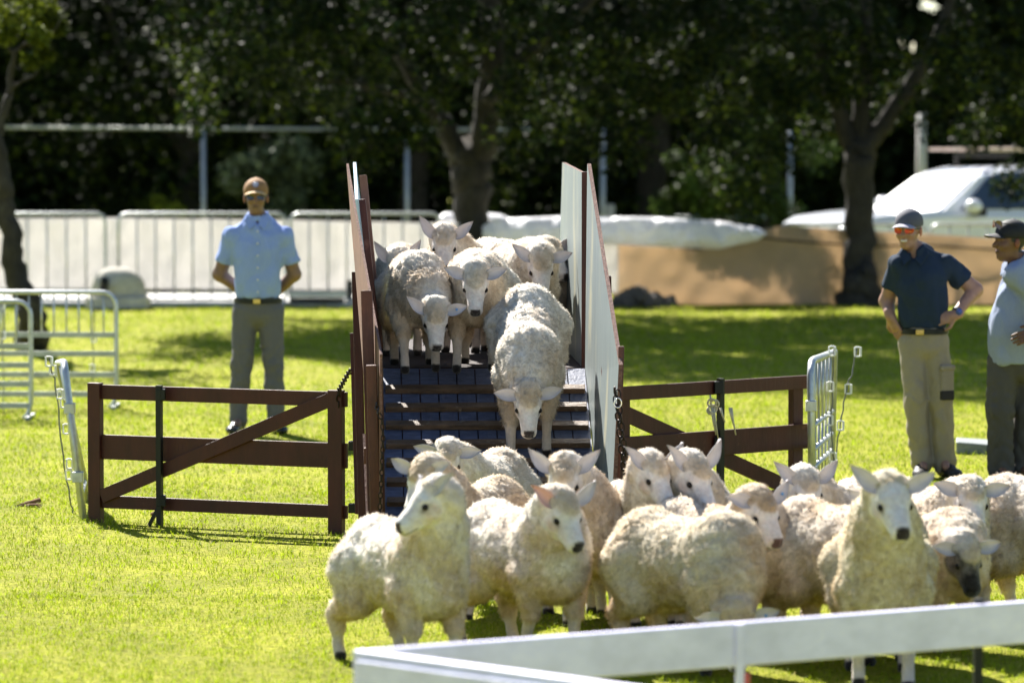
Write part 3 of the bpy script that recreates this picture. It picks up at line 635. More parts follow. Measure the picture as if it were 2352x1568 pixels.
insulator_wire([(215, 690), (214, 780), (213, 850), (210, 928)], 30.5, 'thin wire with white clips hanging in front of the farther crowd barrier', [(215, 778), (212, 845)])
# ------------------------------------------------------------------ crowd barriers
def barrier(label, A, Bp, Hh, cat_top=.75, bars=12, rails=(.66, .5, .33, .16), group=None, thin=False, r=.019):
    A, Bp = Vector(A), Vector(Bp); L = (Bp-A).length; d = (Bp-A).normalized(); g = thing('crowd_barrier', tuple(A), label, 'barrier', group)
    def at(x, z): p = A+d*x; return Vector((p.x, p.y, z+A.z))
    c = .1; pts = [at(0, 0), at(0, Hh-c)]+[at(c-c*math.cos(t), Hh-c+c*math.sin(t)) for t in (.4, .8, 1.2)]+[at(c, Hh), at(L-c, Hh)]+[at(L-c+c*math.sin(t), Hh-c+c*math.cos(t)) for t in (.4, .8, 1.2)]+[at(L, Hh-c), at(L, .12), at(L-.02, .04), at(L-.06, .0)]
    b = MB(); b.tube(pts, r, 8); b.build('frame', MT['galv'], g, True)
    if thin:
        b = MB(); b.tube([at(0, .08), at(L, .08)], r*.8, 6); b.build('rail', MT['galv'], g, True); zl = .08
    else:
        for z in rails: b = MB(); b.beam(at(0, z), at(L, z), .04, .02, up=(0, -1, 0)); b.build('rail', MT['galvdull'], g)
        zl = rails[0]
    for i in range(1, bars):
        x = L*i/bars; b = MB(); b.tube([at(x, zl), at(x, Hh-.01)], r*(.62 if thin else .45), 6); b.build('bar', MT['galv'], g, True)
    b = MB(); f = at(L-.01, .02); b.beam(f+Vector((0, -.22, 0)), f+Vector((0, .22, 0)), .03, .02, up=(0, 0, 1)); b.build('foot', MT['galvdull'], g)
    b = MB(); f = at(.01, .02); b.beam(f+Vector((0, -.22, 0)), f+Vector((0, .22, 0)), .03, .02, up=(0, 0, 1)); b.build('foot', MT['galvdull'], g)
    return g
PA = G(268, 938); barrier('crowd barrier on the far left grass with thin upright bars in its top half', (PA.x-2.2, PA.y+.1, 0), PA, .89, bars=23, rails=(.565, .42, .26, .11), r=.018)
PB = G(72, 962); barrier('nearest crowd barrier, mostly cut off by the left edge of the picture', (PB.x-2.2, PB.y, 0), PB, .87, bars=20, rails=(.54, .40, .26, .10), r=.018)
for k, (u0, u1, lab) in enumerate(((-60, 250, 'crowd barrier before the white cloth behind the leaning tree'), (280, 660, 'crowd barrier before the white cloth directly behind the man in the blue shirt'), (672, 1012, 'crowd barrier before the white cloth nearest the ramp, right of the blue shirted man'))):
    a = G(u0, 700); c = G(u1, 700); barrier(lab, (a.x, 45.9, 0), (c.x, 45.9, 0), 1.085, bars=int((c.x-a.x)/.21), thin=True, group='crowd barriers along the white cloth', r=.02)
# more along the brown cloth
for k, (u0, u1, lab) in enumerate(((1800, 2140, 'crowd barrier poking above the brown shade cloth below the parked car'), (2150, 2500, 'crowd barrier behind the brown shade cloth at the right edge'))):
    a = G(u0, 700); c = G(u1, 700); barrier(lab, (a.x, 46.9, 0), (c.x, 46.9, 0), .93, bars=int((c.x-a.x)/.21), thin=True, group='crowd barriers along the brown cloth', r=.02)
# ------------------------------------------------------------------ cloths, tarpaulin
def sheet(name, us, tops, bots, Y, amp, mat, nz=14, nx=160, th=.02, seed=1, thick=None, wl=.5):
    P = []; u = np.linspace(us[0], us[-1], nx); tp = np.interp(u, us, tops); bt = np.interp(u, us, bots); V = []; n = nz+1
    for side in (0, 1):
        for i in range(nx):
            for j in range(n):
                t = j/nz; v = bt[i]*(1-t)+tp[i]*t; p = H(u[i], v, Y); V.append((p.x, p.y, p.z))
    V = np.array(V); m = nx*n; N3 = wnoise(V[:m]*np.array([1, 0, .35]), wl, seed)*amp+wnoise(V[:m]*np.array([1, 0, 1]), wl*.35, seed+1)*amp*.3
    if thick:
        t = np.tile(np.arange(n)/nz, nx); N3 = N3-thick*np.sqrt(np.clip(1-(2*t-1)**2, 0, 1)); V[m:, 1] += thick*np.sqrt(np.clip(1-(2*t-1)**2, 0, 1))+.001
    V[:m, 1] += N3; V[m:, 1] += th+(0 if thick else N3)
    Q = []
    for i in range(nx-1):
        for j in range(nz):
            q = [i*n+j, (i+1)*n+j, (i+1)*n+j+1, i*n+j+1]; Q += [q, [x+m for x in q[::-1]]]
    for i in range(nx-1):
        for j in (0, nz): Q.append([i*n+j, (i+1)*n+j, (i+1)*n+j+m, i*n+j+m])
    for j in range(nz):
        for i in (0, nx-1): Q.append([i*n+j, i*n+j+1, i*n+j+1+m, i*n+j+m])
    return link(name, npmesh(name, V, Q), MT[mat])
tag(sheet('white_cloth', [-120, 250, 660, 1000, 1420], [503, 500, 505, 512, 520], [664, 664, 666, 668, 672], 46.15, .05, 'cloth', seed=2), 'long white cloth hung along the crowd barriers left of the ramp', 'cloth')
tag(sheet('tarpaulin', [1108, 1135, 1300, 1500, 1650, 1740, 1758], [520, 503, 496, 499, 507, 522, 534], [545, 562, 556, 567, 572, 552, 540], 45.9, .07, 'tarp', seed=5, thick=.16, nx=200, wl=.55), 'rolled white tarpaulin lying along the fence right of the ramp', 'tarpaulin')
tag(sheet('tarpaulin', [1005, 1020, 1080, 1150, 1172], [500, 488, 486, 492, 502], [515, 520, 520, 520, 515], 47.2, .02, 'tarp', seed=7, thick=.15, nx=40, wl=.5), 'small white bundle of tarpaulin showing behind the central tree trunk', 'tarpaulin')
tag(sheet('shade_cloth', [1408, 1420, 1600, 1700, 1745, 1800, 2000, 2262, 2500], [565, 556, 574, 552, 528, 518, 530, 546, 556], [707, 707, 708, 706, 706, 705, 704, 704, 705], 46.3, .09, 'hessian', seed=9, nx=220, wl=.9), 'brown shade cloth stretched along the fence on the right', 'shade cloth')
sb = MB(); sb.tube([H(1740, 545, 46.2), H(1850, 556, 46.2), H(2000, 566, 46.2), H(2130, 563, 46.2), H(2262, 572, 46.2), H(2400, 578, 46.2)], .012, 6); tag(sb.build('sagging_cable', MT['rubber'], None, True), 'dark cable sagging across the top of the brown shade cloth', 'cable')
# path
b = MB(); b.box((-11.2, 47.0, .02), (22.5, 2.2, .06)); tag(b.build('path', MT['concrete']), kind='structure')
# block and posts on the left
g = thing('concrete_block', tuple(G(270, 704)), 'grey cloth covered block at the edge of the grass beyond the left barriers', 'block')
Vb, Qb = sdf_mesh([ell(H(275, 665, 45.3), (.3, .22, .26), k=.1), ell(H(245, 668, 45.3), (.18, .2, .24), k=.1), cone(H(225, 690, 45.3), H(330, 690, 45.3), .09, .07, .08)], .03)
link('block_body', npmesh('block_body', Vb, Qb), MT['block'], g)
b = MB(); b.box(H(272, 695, 45.15), (.72, .35, .12)); b.build('block_base', MT['block'], g, bevel=.01)
b = MB(); b.beam(G(241, 704)+Vector((0, -.3, 0)), H(241, 642, 44.9), .09, .07); tag(b.build('short_post', MT['black'], bevel=.006), 'short black post in front of the grey block by the left barriers', 'post')
b = MB(); b.beam(G(803, 700), H(803, 648, 46), .08, .07); tag(b.build('short_post', MT['black'], bevel=.006), 'short black post beyond the grass just left of the ramp', 'post')
g = thing('kerb_beam', tuple(G(725, 700)), 'pale beam with a dark shadow gap lying past the blue shirted man', 'beam')
b = MB(); b.beam(H(662, 676, 45.6), H(796, 676, 45.6), .07, .12); b.build('beam_top', MT['concrete'], g, bevel=.01)
b = MB(); b.beam(H(668, 690, 45.7), H(790, 690, 45.7), .06, .1); b.build('beam_shadow_gap', MT['rubber'], g, bevel=.01)  # black strip drawn as the shadow gap under the beam
# rubble
rk = [(1440, 690, .14, 'dark rock heaped at the left foot of the brown shade cloth'), (1462, 678, .13, 'upper dark rock leaning against the brown shade cloth'), (1500, 694, .12, 'dark rock in the middle of the rubble under the shade cloth'), (1532, 697, .1, 'rightmost dark rock of the rubble under the shade cloth'), (1418, 697, .1, 'small dark rock next to the ramp panel')]
for i, (u, v, r_, lab) in enumerate(rk):
    c = H(u, v, 45.7); Vb, Qb = sdf_mesh([ell(c, (r_*1.2, r_, r_*.8)), ell(c+Vector((r_*.5, 0, -r_*.2)), (r_*.7, r_*.8, r_*.6))], .02)
    nn, _ = vnormals(Vb, Qb); Vb = Vb+nn*(wnoise(Vb, .12, i)*.02)[:, None]; tag(link('rock', npmesh('rock', Vb, Qb), MT['rock']), lab, 'rock', 'rubble by the shade cloth')
# small feeder / trough behind right man, and litter
b = MB(); a = H(2200, 1020, 25.9); b.hexa([H(2196, 1042, 25.9), H(2292, 1046, 25.9), H(2292, 1040, 26.5), H(2196, 1036, 26.5), H(2196, 1014, 25.9), H(2292, 1022, 25.9), H(2292, 1010, 26.5), H(2196, 1004, 26.5)])
tag(b.build('metal_trough', M('dull trough steel', (.2, .22, .21), rough=.6, metal=.3, noise=(10, .2)), bevel=.01), 'low grey metal trough on the grass between the two right hand men', 'trough')
b = MB()
for k in range(4): p = G(70+k*5, 1166); b.ball(p+Vector((0, 0, .012)), (.028, .02, .014), 8)
b.tube([G(35, 1166)+Vector((0, 0, .01)), G(60, 1162)+Vector((0, 0, .015)), G(92, 1160)+Vector((0, 0, .03))], [.004, .012, .016], 8); tag(b.build('dead_leaf', MT['soil'], None, True), 'curled brown dead leaf on the lawn at the far left', 'leaf')
for (u, v, lab) in ((352, 1186, 'tiny brown leaf on the grass under the long gate'), (905, 1447, 'small dark leaf between the front left sheep and the rail')):
    b = MB(); b.ball(G(u, v)+Vector((0, 0, .015)), (.018, .02, .012), 8); tag(b.build('dead_leaf', MT['soil'], None, True), lab, 'leaf')
# ------------------------------------------------------------------ foreground white rails
c0 = H(848, 1490, 12.15); c1 = H(2420, 1374, 13.4)
fr = thing('white_rail_fence', (c0.x, c0.y, 0), 'out of focus white board fence crossing the bottom right corner', 'fence')
def fboard(name, a, c, hh, th, up=None):
    a, c = Vector(a), Vector(c); o = Vector((0, 0, -hh/2)); b = MB(); d = (c-a).normalized(); nn = Vector((d.y, -d.x, 0)); b.beam(a+o, c+o, hh, th, up=nn); return b.build(name, MT['whiteboard'], fr, bevel=.006)
fboard('rail_board', c0, c1, .145, .03)
e0 = H(822, 1490, 12.08); e1 = H(1560, 1588, 11.1)
fboard('rail_board', e0, e1, .14, .045)
fboard('cap_board', e0+Vector((0, -.035, -.028)), e1+Vector((0, -.035, -.028)), .11, .02)
b = MB(); b.beam((e0.x+.02, e0.y+.03, 0), (e0.x+.02, e0.y+.03, e0.z-.16), .07, .07); b.build('corner_post', MT['whiteboard'], fr, bevel=.005)
pp = c0.lerp(c1, .517); b = MB(); b.beam((pp.x, pp.y-.025, 0), (pp.x, pp.y-.025, pp.z-.002), .028, .02); b.build('batten', MT['whiteboard'], fr, bevel=.003)
pp = c0.lerp(c1, .882); b = MB(); b.beam((pp.x, pp.y+.03, 0), (pp.x, pp.y+.03, pp.z+.015), .03, .03); b.build('black_post', MT['black'], fr)
pp = c0.lerp(c1, .525); b = MB(); b.box((pp.x+.0, pp.y-.03, pp.z-.20), (.03, .02, .07)); tag(b.build('red_tag', M('red plastic', (.6, .12, .1), rough=.5), bevel=.004), 'small red tag fixed under the white rail', 'tag')
# ------------------------------------------------------------------ tall fence behind
g = thing('pole_fence', (0, 60, gz(60)), 'tall pipe fence with one high rail in front of the dark trees', 'fence')
b = MB(); b.tube([H(-150, 292, 60), H(700, 297, 60), H(1230, 299, 60)], .024, 8); b.build('top_rail', MT['galvdull'], g, True)
for u in (467, 935, 1385, 1815):
    p = H(u, 298, 60); b = MB(); b.tube([(p.x, 60, gz(60)), p], .036, 8); b.build('fence_post', MT['galv'], g, True)
b = MB(); b.tube([H(1500, 498, 60), H(2000, 503, 60)], .03, 6); b.build('low_rail', MT['galvdull'], g, True)
b = MB(); p = H(2117, 262, 75); b.tube([(p.x, 75, gz(75)), p], [.1, .08], 10); tag(b.build('lamp_pole', MT['concrete'], None, True), 'pale pole rising behind the parked white vehicle', 'pole')
for u, lab in ((1402, 'short pale post beside the fence right of the ramp'), (1340, 'short pale post in the shade behind the pale panel')):
    p = H(u, 470, 61); b = MB(); b.beam((p.x, 61, gz(61)), (p.x, 61, p.z), .13, .1); tag(b.build('short_post', MT['concrete'], bevel=.01), lab, 'post')
# far shed half seen in the gloom
# ------------------------------------------------------------------ parked vehicle
def car():
    base = Vector((6.12, 51.6, gz(51.6))); yaw = R(62)   # nose to image left and slightly to the camera
    f = Vector((-math.sin(yaw), -math.cos(yaw), 0)); l = Vector((-f.y, f.x, 0))
    root = thing('parked_car', tuple(base), 'white four wheel drive vehicle with a loaded roof rack parked behind the right fence', 'car')
    def P(x, y, z): return base+f*x+l*y+Vector((0, 0, z))
    # stations: x, z_low, z_belt, half_low, half_belt
    st = [(2.62, .45, .92, .62, .60), (2.52, .36, 1.08, .84, .80), (2.3, .34, 1.16, .92, .88), (1.7, .34, 1.22, .94, .90), (1.15, .34, 1.25, .94, .91), (.6, .34, 1.24, .94, .92), (-.5, .34, 1.22, .94, .92), (-1.6, .34, 1.22, .94, .92), (-2.3, .36, 1.22, .93, .9), (-2.5, .45, 1.1, .88, .84)]
    b = MB(); V = []; n = 8
    for (x, zl, zb, hl_, hb) in st:
        zs = [(zl, hl_*.96), ((zl+zb)/2, hl_), (zb-.08, hb+.01), (zb, hb-.06)]
        V += [P(x, -y, z) for z, y in zs]+[P(x, y, z) for z, y in zs[::-1]]
    F = []
    for i in range(len(st)-1):
        for k in range(n): F.append((i*n+k, i*n+(k+1) % n, (i+1)*n+(k+1) % n, (i+1)*n+k))
    F.append(tuple(range(n))); F.append(tuple((len(st)-1)*n+k for k in range(n-1, -1, -1)))
    b.add(V, F)
    # greenhouse
    gh = [(1.25, 1.15, 1.17, .86, .86), (.45, 1.16, 1.72, .88, .70), (.1, 1.17, 1.79, .88, .68), (-1.2, 1.2, 1.8, .88, .68), (-1.9, 1.2, 1.8, .88, .66), (-2.25, 1.2, 1.25, .86, .84)]
    V = []
    for (x, zl, zt, hl_, ht) in gh: V += [P(x, -hl_, zl-.02), P(x, -ht, zt-.04), P(x, -ht*.86, zt), P(x, ht*.86, zt), P(x, ht, zt-.04), P(x, hl_, zl-.02)]
    F = []; n = 6
    for i in range(len(gh)-1):
        for k in range(n): F.append((i*n+k, i*n+(k+1) % n, (i+1)*n+(k+1) % n, (i+1)*n+k))
    F.append(tuple(range(n))); F.append(tuple((len(gh)-1)*n+k for k in range(n-1, -1, -1)))
    b.add(V, F); b.build('body', MT['carpaint'], root, True).data.set_sharp_from_angle(angle=R(28))
    def quad(name, ps, mat, o=.0):
        b = MB(); ps = [Vector(p) for p in ps]; nn = (ps[1]-ps[0]).cross(ps[2]-ps[0]).normalized()
        if nn.dot(Vector((0, 30, 2))-ps[0]) < 0: nn = -nn
        n = len(ps); b.add([p+nn*.012 for p in ps]+[p-nn*.01 for p in ps], [tuple(range(n)), tuple(range(2*n-1, n-1, -1))]+[(i, (i+1) % n, (i+1) % n+n, i+n) for i in range(n)]); return b.build(name, MT[mat], root)
    quad('windscreen', [P(1.12, -.76, 1.25), P(1.12, .76, 1.25), P(.53, .64, 1.66), P(.53, -.64, 1.66)], 'windscreen')
    for s_ in (1, -1):
        def sw(x, z, w=0): return P(x, s_*(.88-(z-1.17)*.29+.004), z)
        quad('side_window', [sw(.85, 1.26), sw(.3, 1.7), sw(-.25, 1.74), sw(-.25, 1.26)], 'glass')
        quad('side_window', [sw(-.33, 1.26), sw(-.33, 1.74), sw(-1.15, 1.75), sw(-1.15, 1.28)], 'glass')
        quad('side_window', [sw(-1.23, 1.28), sw(-1.23, 1.74), sw(-1.75, 1.7), sw(-1.95, 1.3)], 'glass')
        b = MB(); b.ball(P(.78, s_*1.05, 1.3), (.12, .1, .1), 12); b.beam(P(.75, s_*.9, 1.22), P(.78, s_*1.02, 1.27), .04, .04); b.build('mirror', MT['carpaint'], root, True)
        b = MB(); b.box(P(.70, s_*1.05, 1.23), (.2, .15, .1), 0); b.build('mirror_base', MT['rubber'], root, bevel=.02)
        b = MB(); b.ball(P(2.45, s_*.66, .98), (.16, .16, .1), 12); b.build('headlight', MT['lamp'], root, True)
        for x in (1.62, -1.55):
            wf = None; b = MB(); c1 = P(x, s_*.97, .38); ax = l*s_
            pts = [c1-ax*.22, c1-ax*.2, c1-ax*.02, c1]; b.tube(pts, [.33, .38, .38, .33], 24); wf = b.build('wheel', MT['rubber'], root, True)
            b = MB(); b.tube([c1-ax*.01, c1+ax*.015], [.24, .22], 20); rim = b.build('rim', MT['chrome'], root, True); rim.parent = wf; rim.matrix_parent_inverse = wf.matrix_world.inverted()@Matrix.Identity(4) if False else Matrix.Identity(4)
    b = MB(); b.hexa([P(2.64, -.5, .62), P(2.64, .5, .62), P(2.55, .5, .62), P(2.55, -.5, .62), P(2.6, -.5, .84), P(2.6, .5, .84), P(2.5, .5, .84), P(2.5, -.5, .84)]); b.build('grille', MT['rubber'], root, bevel=.01)
    b = MB(); b.beam(P(2.66, -.78, .5), P(2.66, .78, .5), .14, .12, up=f); b.build('bumper', MT['rubber'], root, bevel=.03)
    rr = MB()
    for y in (-.6, -.3, 0, .3, .6): rr.beam(P(.35, y, 2.02), P(-1.9, y, 2.02), .05, .04, up=(0, 0, 1))
    rr.build('roof_rack', MT['pinkwood'], root)
    rr = MB()
    for x in (-.1, -1.5):
        rr.beam(P(x, -.66, 1.94), P(x, .66, 1.94), .06, .04, up=f)
        for s_ in (1, -1): rr.beam(P(x, s_*.62, 1.8), P(x, s_*.62, 1.96), .05, .05)
    rr.build('rack_support', MT['rubber'], root)
car()
# ------------------------------------------------------------------ people
MT['skin'] = M('skin', attr=True, rough=.5, noise=(25, .06), spec=.35)
def cloth_mat(n, col, sc=14, amt=.07, st=None, **k): return M(n, col, rough=.85, noise=[(3, .07), (sc*12, amt)], bump=(sc, .45, st or (1, 1, .5)), spec=.15, **k)
def hand(Wd, d, n, curl, s_=1.0, thumb=1):
    d = np.array(d, float); d /= np.linalg.norm(d); n = np.array(n, float); n -= d*(n@d); n /= np.linalg.norm(n); sd = np.cross(n, d); Wd = np.array(Wd, float); o = []
    Rm = np.stack([d, sd, n], 1)
    o.append(ell(Wd+d*.05*s_, np.array((.056, .042, .017))*s_, Rm, .012)); o.append(cone(Wd-d*.03*s_, Wd+d*.02*s_, .026*s_, .027*s_, .02))
    for i, (L1, off) in enumerate(((.07, -.033), (.082, -.011), (.077, .011), (.06, .031))):
        b0 = Wd+d*.088*s_+sd*off*s_*1.0; sp = sd*off*.35; c = curl*(.8+.12*i)
        d1 = d*math.cos(c*.5)-n*math.sin(c*.5)+sp; d2 = d*math.cos(c*1.3)-n*math.sin(c*1.3)+sp
        m = b0+d1*L1*.5*s_; e = m+d2*L1*.55*s_
        o += [cone(b0-d*.02*s_, m, .0098*s_, .009*s_, .004), cone(m, e, .009*s_, .0075*s_, .004)]
    t0 = Wd+d*.02*s_-sd*thumb*.03*s_; t1 = t0+(d*.7-sd*thumb*.8-n*.2)*.045*s_; t2 = t1+(d*.95-sd*thumb*.2-n*.35)*.035*s_
    o += [cone(t0, t1, .014*s_, .0115*s_, .008), cone(t1, t2, .0115*s_, .0085*s_, .005)]
    return o
def wrinkle(V, Q, seed, amp, wl=.12, zs=.6):
    N, _ = vnormals(V, Q); X = V*np.array([1, 1, zs]); return V+N*((np.abs(wnoise(X, wl, seed))-.6)*amp+wnoise(X, wl*.4, seed+1)*amp*.25)[:, None]
def person(label, base, hc, yaw, pit, skin, hair, joints, shirt, trousers, shoes, cap, glasses, belly=0, hem=None, hs=1.0, tilt=0, watch=False, pocket=False, buttons=False, smile=False):
    base = np.array(base, float); root = thing('person', tuple(base), label, 'person')
    Wp = lambda p: base+np.array(p, float)
    HR = rotm(R(yaw), R(pit)); hcw = Wp(hc)
    Wh = lambda p: hcw+HR@(np.array(p, float)*hs)
    J = {k: Wp(v) for k, v in joints.items() if len(v) == 3 and k not in ("tr", "cul", "cur")}
    P = [ell(Wh((-.012, 0, .035)), np.array((.1, .077, .088))*hs, HR, .03), ell(Wh((.02, 0, -.035)), np.array((.07, .058, .075))*hs, HR, .03), ell(Wh((.05, 0, -.098)), np.array((.03, .034, .022))*hs, HR, .025),
         cone(Wh((.086, 0, .005)), Wh((.106, 0, -.03)), .009*hs, .0145*hs, .014), ell(Wh((.078, 0, .022)), np.array((.02, .05, .013))*hs, HR, .02), ell(Wh((.086, 0, -.066)), np.array((.010, .024, .010))*hs, HR, .01),
         ell(Wh((.025, 0, -.085)), np.array((.052, .046, .035))*hs, HR, .02)]
    for s_ in (-1, 1):
        P += [ell(Wh((-.008, s_*.08, -.01)), np.array((.018, .009, .032))*hs, HR, .008), ell(Wh((.06, s_*.038, -.028)), np.array((.028, .024, .022))*hs, HR, .02), ell(Wh((.072, s_*.03, .004)), np.array((.012, .013, .011))*hs, HR, .01)]
    P += [cone(Wh((-.02, 0, -.08)), J['neck'], .05*hs, .056*hs, .02)]
    P += [cone(J['neck'], J['chest']+np.array([0, .02, 0]), .06, .085, .03), cone(J['chest']+np.array([0, .02, 0]), J['hip']+np.array([0, .01, 0]), .085, .08, .04), cone(J['shl'], J['shr'], .048, .048, .03)]
    for a, b, c, hd, hn, cu, th in (('shl', 'ell', 'wrl', 'hdl', 'hnl', 'cul', 1), ('shr', 'elr', 'wrr', 'hdr', 'hnr', 'cur', -1)):
        P += [cone(J[a], J[b], .056, .046, .03), cone(J[b], J[c], .047, .030, .02)]
        P += hand(J[c], joints[hd], joints[hn], joints[cu][0], .98, th)
    for a, b, c in (('hpl', 'knl', 'anl'), ('hpr', 'knr', 'anr')):
        P += [cone(J[a], J[b], .07, .05, .04), cone(J[b], J[c], .05, .035, .03), cone(J[c], J[c]+np.array([0, -.10, -.03]), .035, .025, .02)]
    V, Q = sdf_mesh(P, .0062); hl = (V-hcw)@HR/hs; sk = np.array(skin); C = np.tile(sk, (len(V), 1))*(1+.08*wnoise(V, .05, 3))[:, None]
    lip = np.exp(-((hl[:, 2]+.067)/.006)**2)*(np.abs(hl[:, 1]) < .026)*(hl[:, 0] > .07)
    if smile:
        tee = np.exp(-((hl[:, 2]+.066-.15*np.abs(hl[:, 1]))/.0055)**2)*(np.abs(hl[:, 1]) < .02)*(hl[:, 0] > .07); C = C*(1-tee[:, None])+np.array([.8, .76, .7])*tee[:, None]
    else: C = C*(1-lip[:, None]*.55)
    hr = ((hl[:, 2] > .0)*(hl[:, 0] < .03)*(hl[:, 2] < .2)*(np.abs(hl[:, 1]) < .12)) | ((hl[:, 0] < -.035)*(hl[:, 2] > -.06)*(np.abs(hl[:, 1]) < .074))
    hr = hr & (np.abs(hl[:, 1]) < .081) & (hl[:, 0] > -.15) & (np.linalg.norm(hl, axis=1) < .16); C[hr] = np.array(hair)
    ear_ = (np.abs(hl[:, 1]) > .078) & (np.abs(hl[:, 2]) < .05); C[ear_] *= np.array([1.25, .85, .8])  # ears reddened in the colour to look sunlit
    link('body', npmesh('body', V, Q, cols=np.clip(C, .01, .9)), MT['skin'], root)
    # shirt
    tb = (J['chest']+J['hip'])/2; fwd = np.array([math.sin(R(joints['byaw'][0])), -math.cos(R(joints['byaw'][0])), 0]); BR = rotm(R(joints['byaw'][0]), 0)
    hz = hem if hem is not None else .95
    P = [ell(J['chest']+np.array([0, 0, -.02]), (.125, joints['cw'][0], .2), BR, .06), cone(J['shl'], J['shr'], .058, .058, .05), cone(J['shl'], J['neck'], .04, .06, .05), cone(J['shr'], J['neck'], .04, .06, .05), cone(J['neck']+np.array([0, 0, -.035]), J['chest'], .085, .12, .05),
         ell(Wp((joints['bx'][0], joints['bx'][1], (hz+joints['chest'][2])/2-.06))+fwd*belly*.5, (.125+belly, joints['ww'][0], (joints['chest'][2]-hz)/2+.13), BR, .06)]
    for a, b, t in (('shl', 'ell', joints['sl'][0]), ('shr', 'elr', joints['sl'][0])): P.append(cone(J[a], J[a]+(J[b]-J[a])*t, .066, .067, .03))
    P.append(neg(cone(J['neck']+np.array([0, 0, -.02])+fwd*.02, Wh((0, 0, -.03)), .055, .07, .01)))
    P.append(neg(cone(J['neck']+fwd*.1+np.array([0, 0, -.03]), J['neck']+fwd*.14+np.array([0, 0, .05]), .022, .045, .012)))
    for a, b, t in (('shl', 'ell', joints['sl'][0]), ('shr', 'elr', joints['sl'][0])):
        d = (J[b]-J[a]); d /= np.linalg.norm(d); e = J[a]+(J[b]-J[a])*t; P.append(neg(ell(e+d*.075, (.075, .12, .12), np.stack([d, np.cross(d, [0, 1, .1])/np.linalg.norm(np.cross(d, [0, 1, .1])), np.cross(d, np.cross(d, [0, 1, .1])/np.linalg.norm(np.cross(d, [0, 1, .1])))], 1), .008)))
    P.append(neg(ell(Wp((joints['bx'][0], 0, hz-.30)), (.6, .6, .30), None, .01)))
    V, Q = sdf_mesh(P, .009); V = wrinkle(V, Q, len(label), .010, .16, .5)
    sh = link('shirt', npmesh('shirt', V, Q), shirt, root)
    # collar
    nk = J['neck']; b = MB(); L_ = np.cross([0, 0, 1.], fwd)
    for s_ in (1, -1):
        a0 = nk+fwd*.045+L_*s_*.062+np.array([0, 0, .03]); a1 = nk+fwd*.102+L_*s_*.012+np.array([0, 0, -.045]); a2 = nk+fwd*.118+L_*s_*.052+np.array([0, 0, -.085]); a3 = nk+fwd*.07+L_*s_*.09+np.array([0, 0, -.015]); a4 = nk-fwd*.05+L_*s_*.065+np.array([0, 0, .045]); a5 = nk-fwd*.05+L_*s_*.08+np.array([0, 0, .0]); o = fwd*.008+np.array([0, 0, .002])
        pts_ = [a0, a1, a2, a3]; b.hexa([p-o for p in pts_]+[p+o for p in pts_]); pts_ = [a4, a0, a3, a5]; o2 = L_*s_*.005; b.hexa([p-o2 for p in pts_]+[p+o2 for p in pts_])
    cb = b.build('collar', shirt, sh, bevel=.003); cb.matrix_parent_inverse = Matrix.Translation(-base)
    cb.matrix_parent_inverse = Matrix.Identity(4)
    if buttons:
        for k in range(6):
            t = k/5; z = joints['neck'][2]-.09-t*(joints['neck'][2]-.09-hz-.04); yy = -.135-.01*math.sin(t*3.1)
            b = MB(); c = Wp((joints['chest'][0]+.008, yy-joints['bk'][0], z)); b.tube([c+np.array([0, -.008, 0]), c+np.array([0, .02, 0])], .0065, 8); bo = b.build('button', MT['plastic'], sh, True); bo.matrix_parent_inverse = Matrix.Identity(4)
    # trousers
    P = [ell(J['hip']+np.array([0, 0, -.03]), (.115, joints['ww'][0]*.94, .13), BR, .05), ell(J['hip']+np.array([0, 0, .05]), (.11, joints['ww'][0]*.9, .09), BR, .04)]
    tr = joints['tr']
    for a, b, c in (('hpl', 'knl', 'anl'), ('hpr', 'knr', 'anr')):
        P += [cone(J[a], J[b], tr[0], tr[1], .03), cone(J[b], J[c]+np.array([0, 0, .0]), tr[1], tr[2], .02), cone(J[c]+np.array([0, 0, .0]), J[c]+np.array([0, .01, -.03]), tr[2], tr[2]*.97, .015)]
    P.append(neg(ell(J['hip']+np.array([0, 0, .10+.25]), (.5, .5, .25), None, .006)))
    V, Q = sdf_mesh(P, .009); kz = ((V[:, 2]-base[2]) < .62).astype(float)*.6+.5; Vn = wrinkle(V, Q, len(label)+4, .008, .15, .8); V = V+(Vn-V)*kz[:, None]
    V[:, 2] = np.maximum(V[:, 2], .03)
    tro = link('trousers', npmesh('trousers', V, Q), trousers, root)
    # belt
    zb = base[2]+hz-.026; b = MB(); n = 40; Vv = []; F = []
    for i in range(n):
        a = 2*math.pi*i/n; v = BR@np.array([math.cos(a)*.128, math.sin(a)*joints['ww'][0]*.965, 0])
        for (rr, z) in ((1, -.017), (1.05, -.015), (1.05, .015), (1, .017)): Vv.append((J['hip'][0]+v[0]*rr, J['hip'][1]+v[1]*rr, zb+z))
    for i in range(n):
        for k in range(4): F.append((i*4+k, ((i+1) % n)*4+k, ((i+1) % n)*4+(k+1) % 4, i*4+(k+1) % 4))
    if hem is None or hem > .8:
        b.add(Vv, F); bl_ = b.build('belt', MT['black'], root)
        b = MB(); c = np.array([J['hip'][0], J['hip'][1], zb])+fwd*.136; b.box(c, (.05, .016, .035), R(joints['byaw'][0])); bk_ = b.build('buckle', MT['buckle'], bl_, bevel=.004); bk_.matrix_parent_inverse = Matrix.Identity(4)
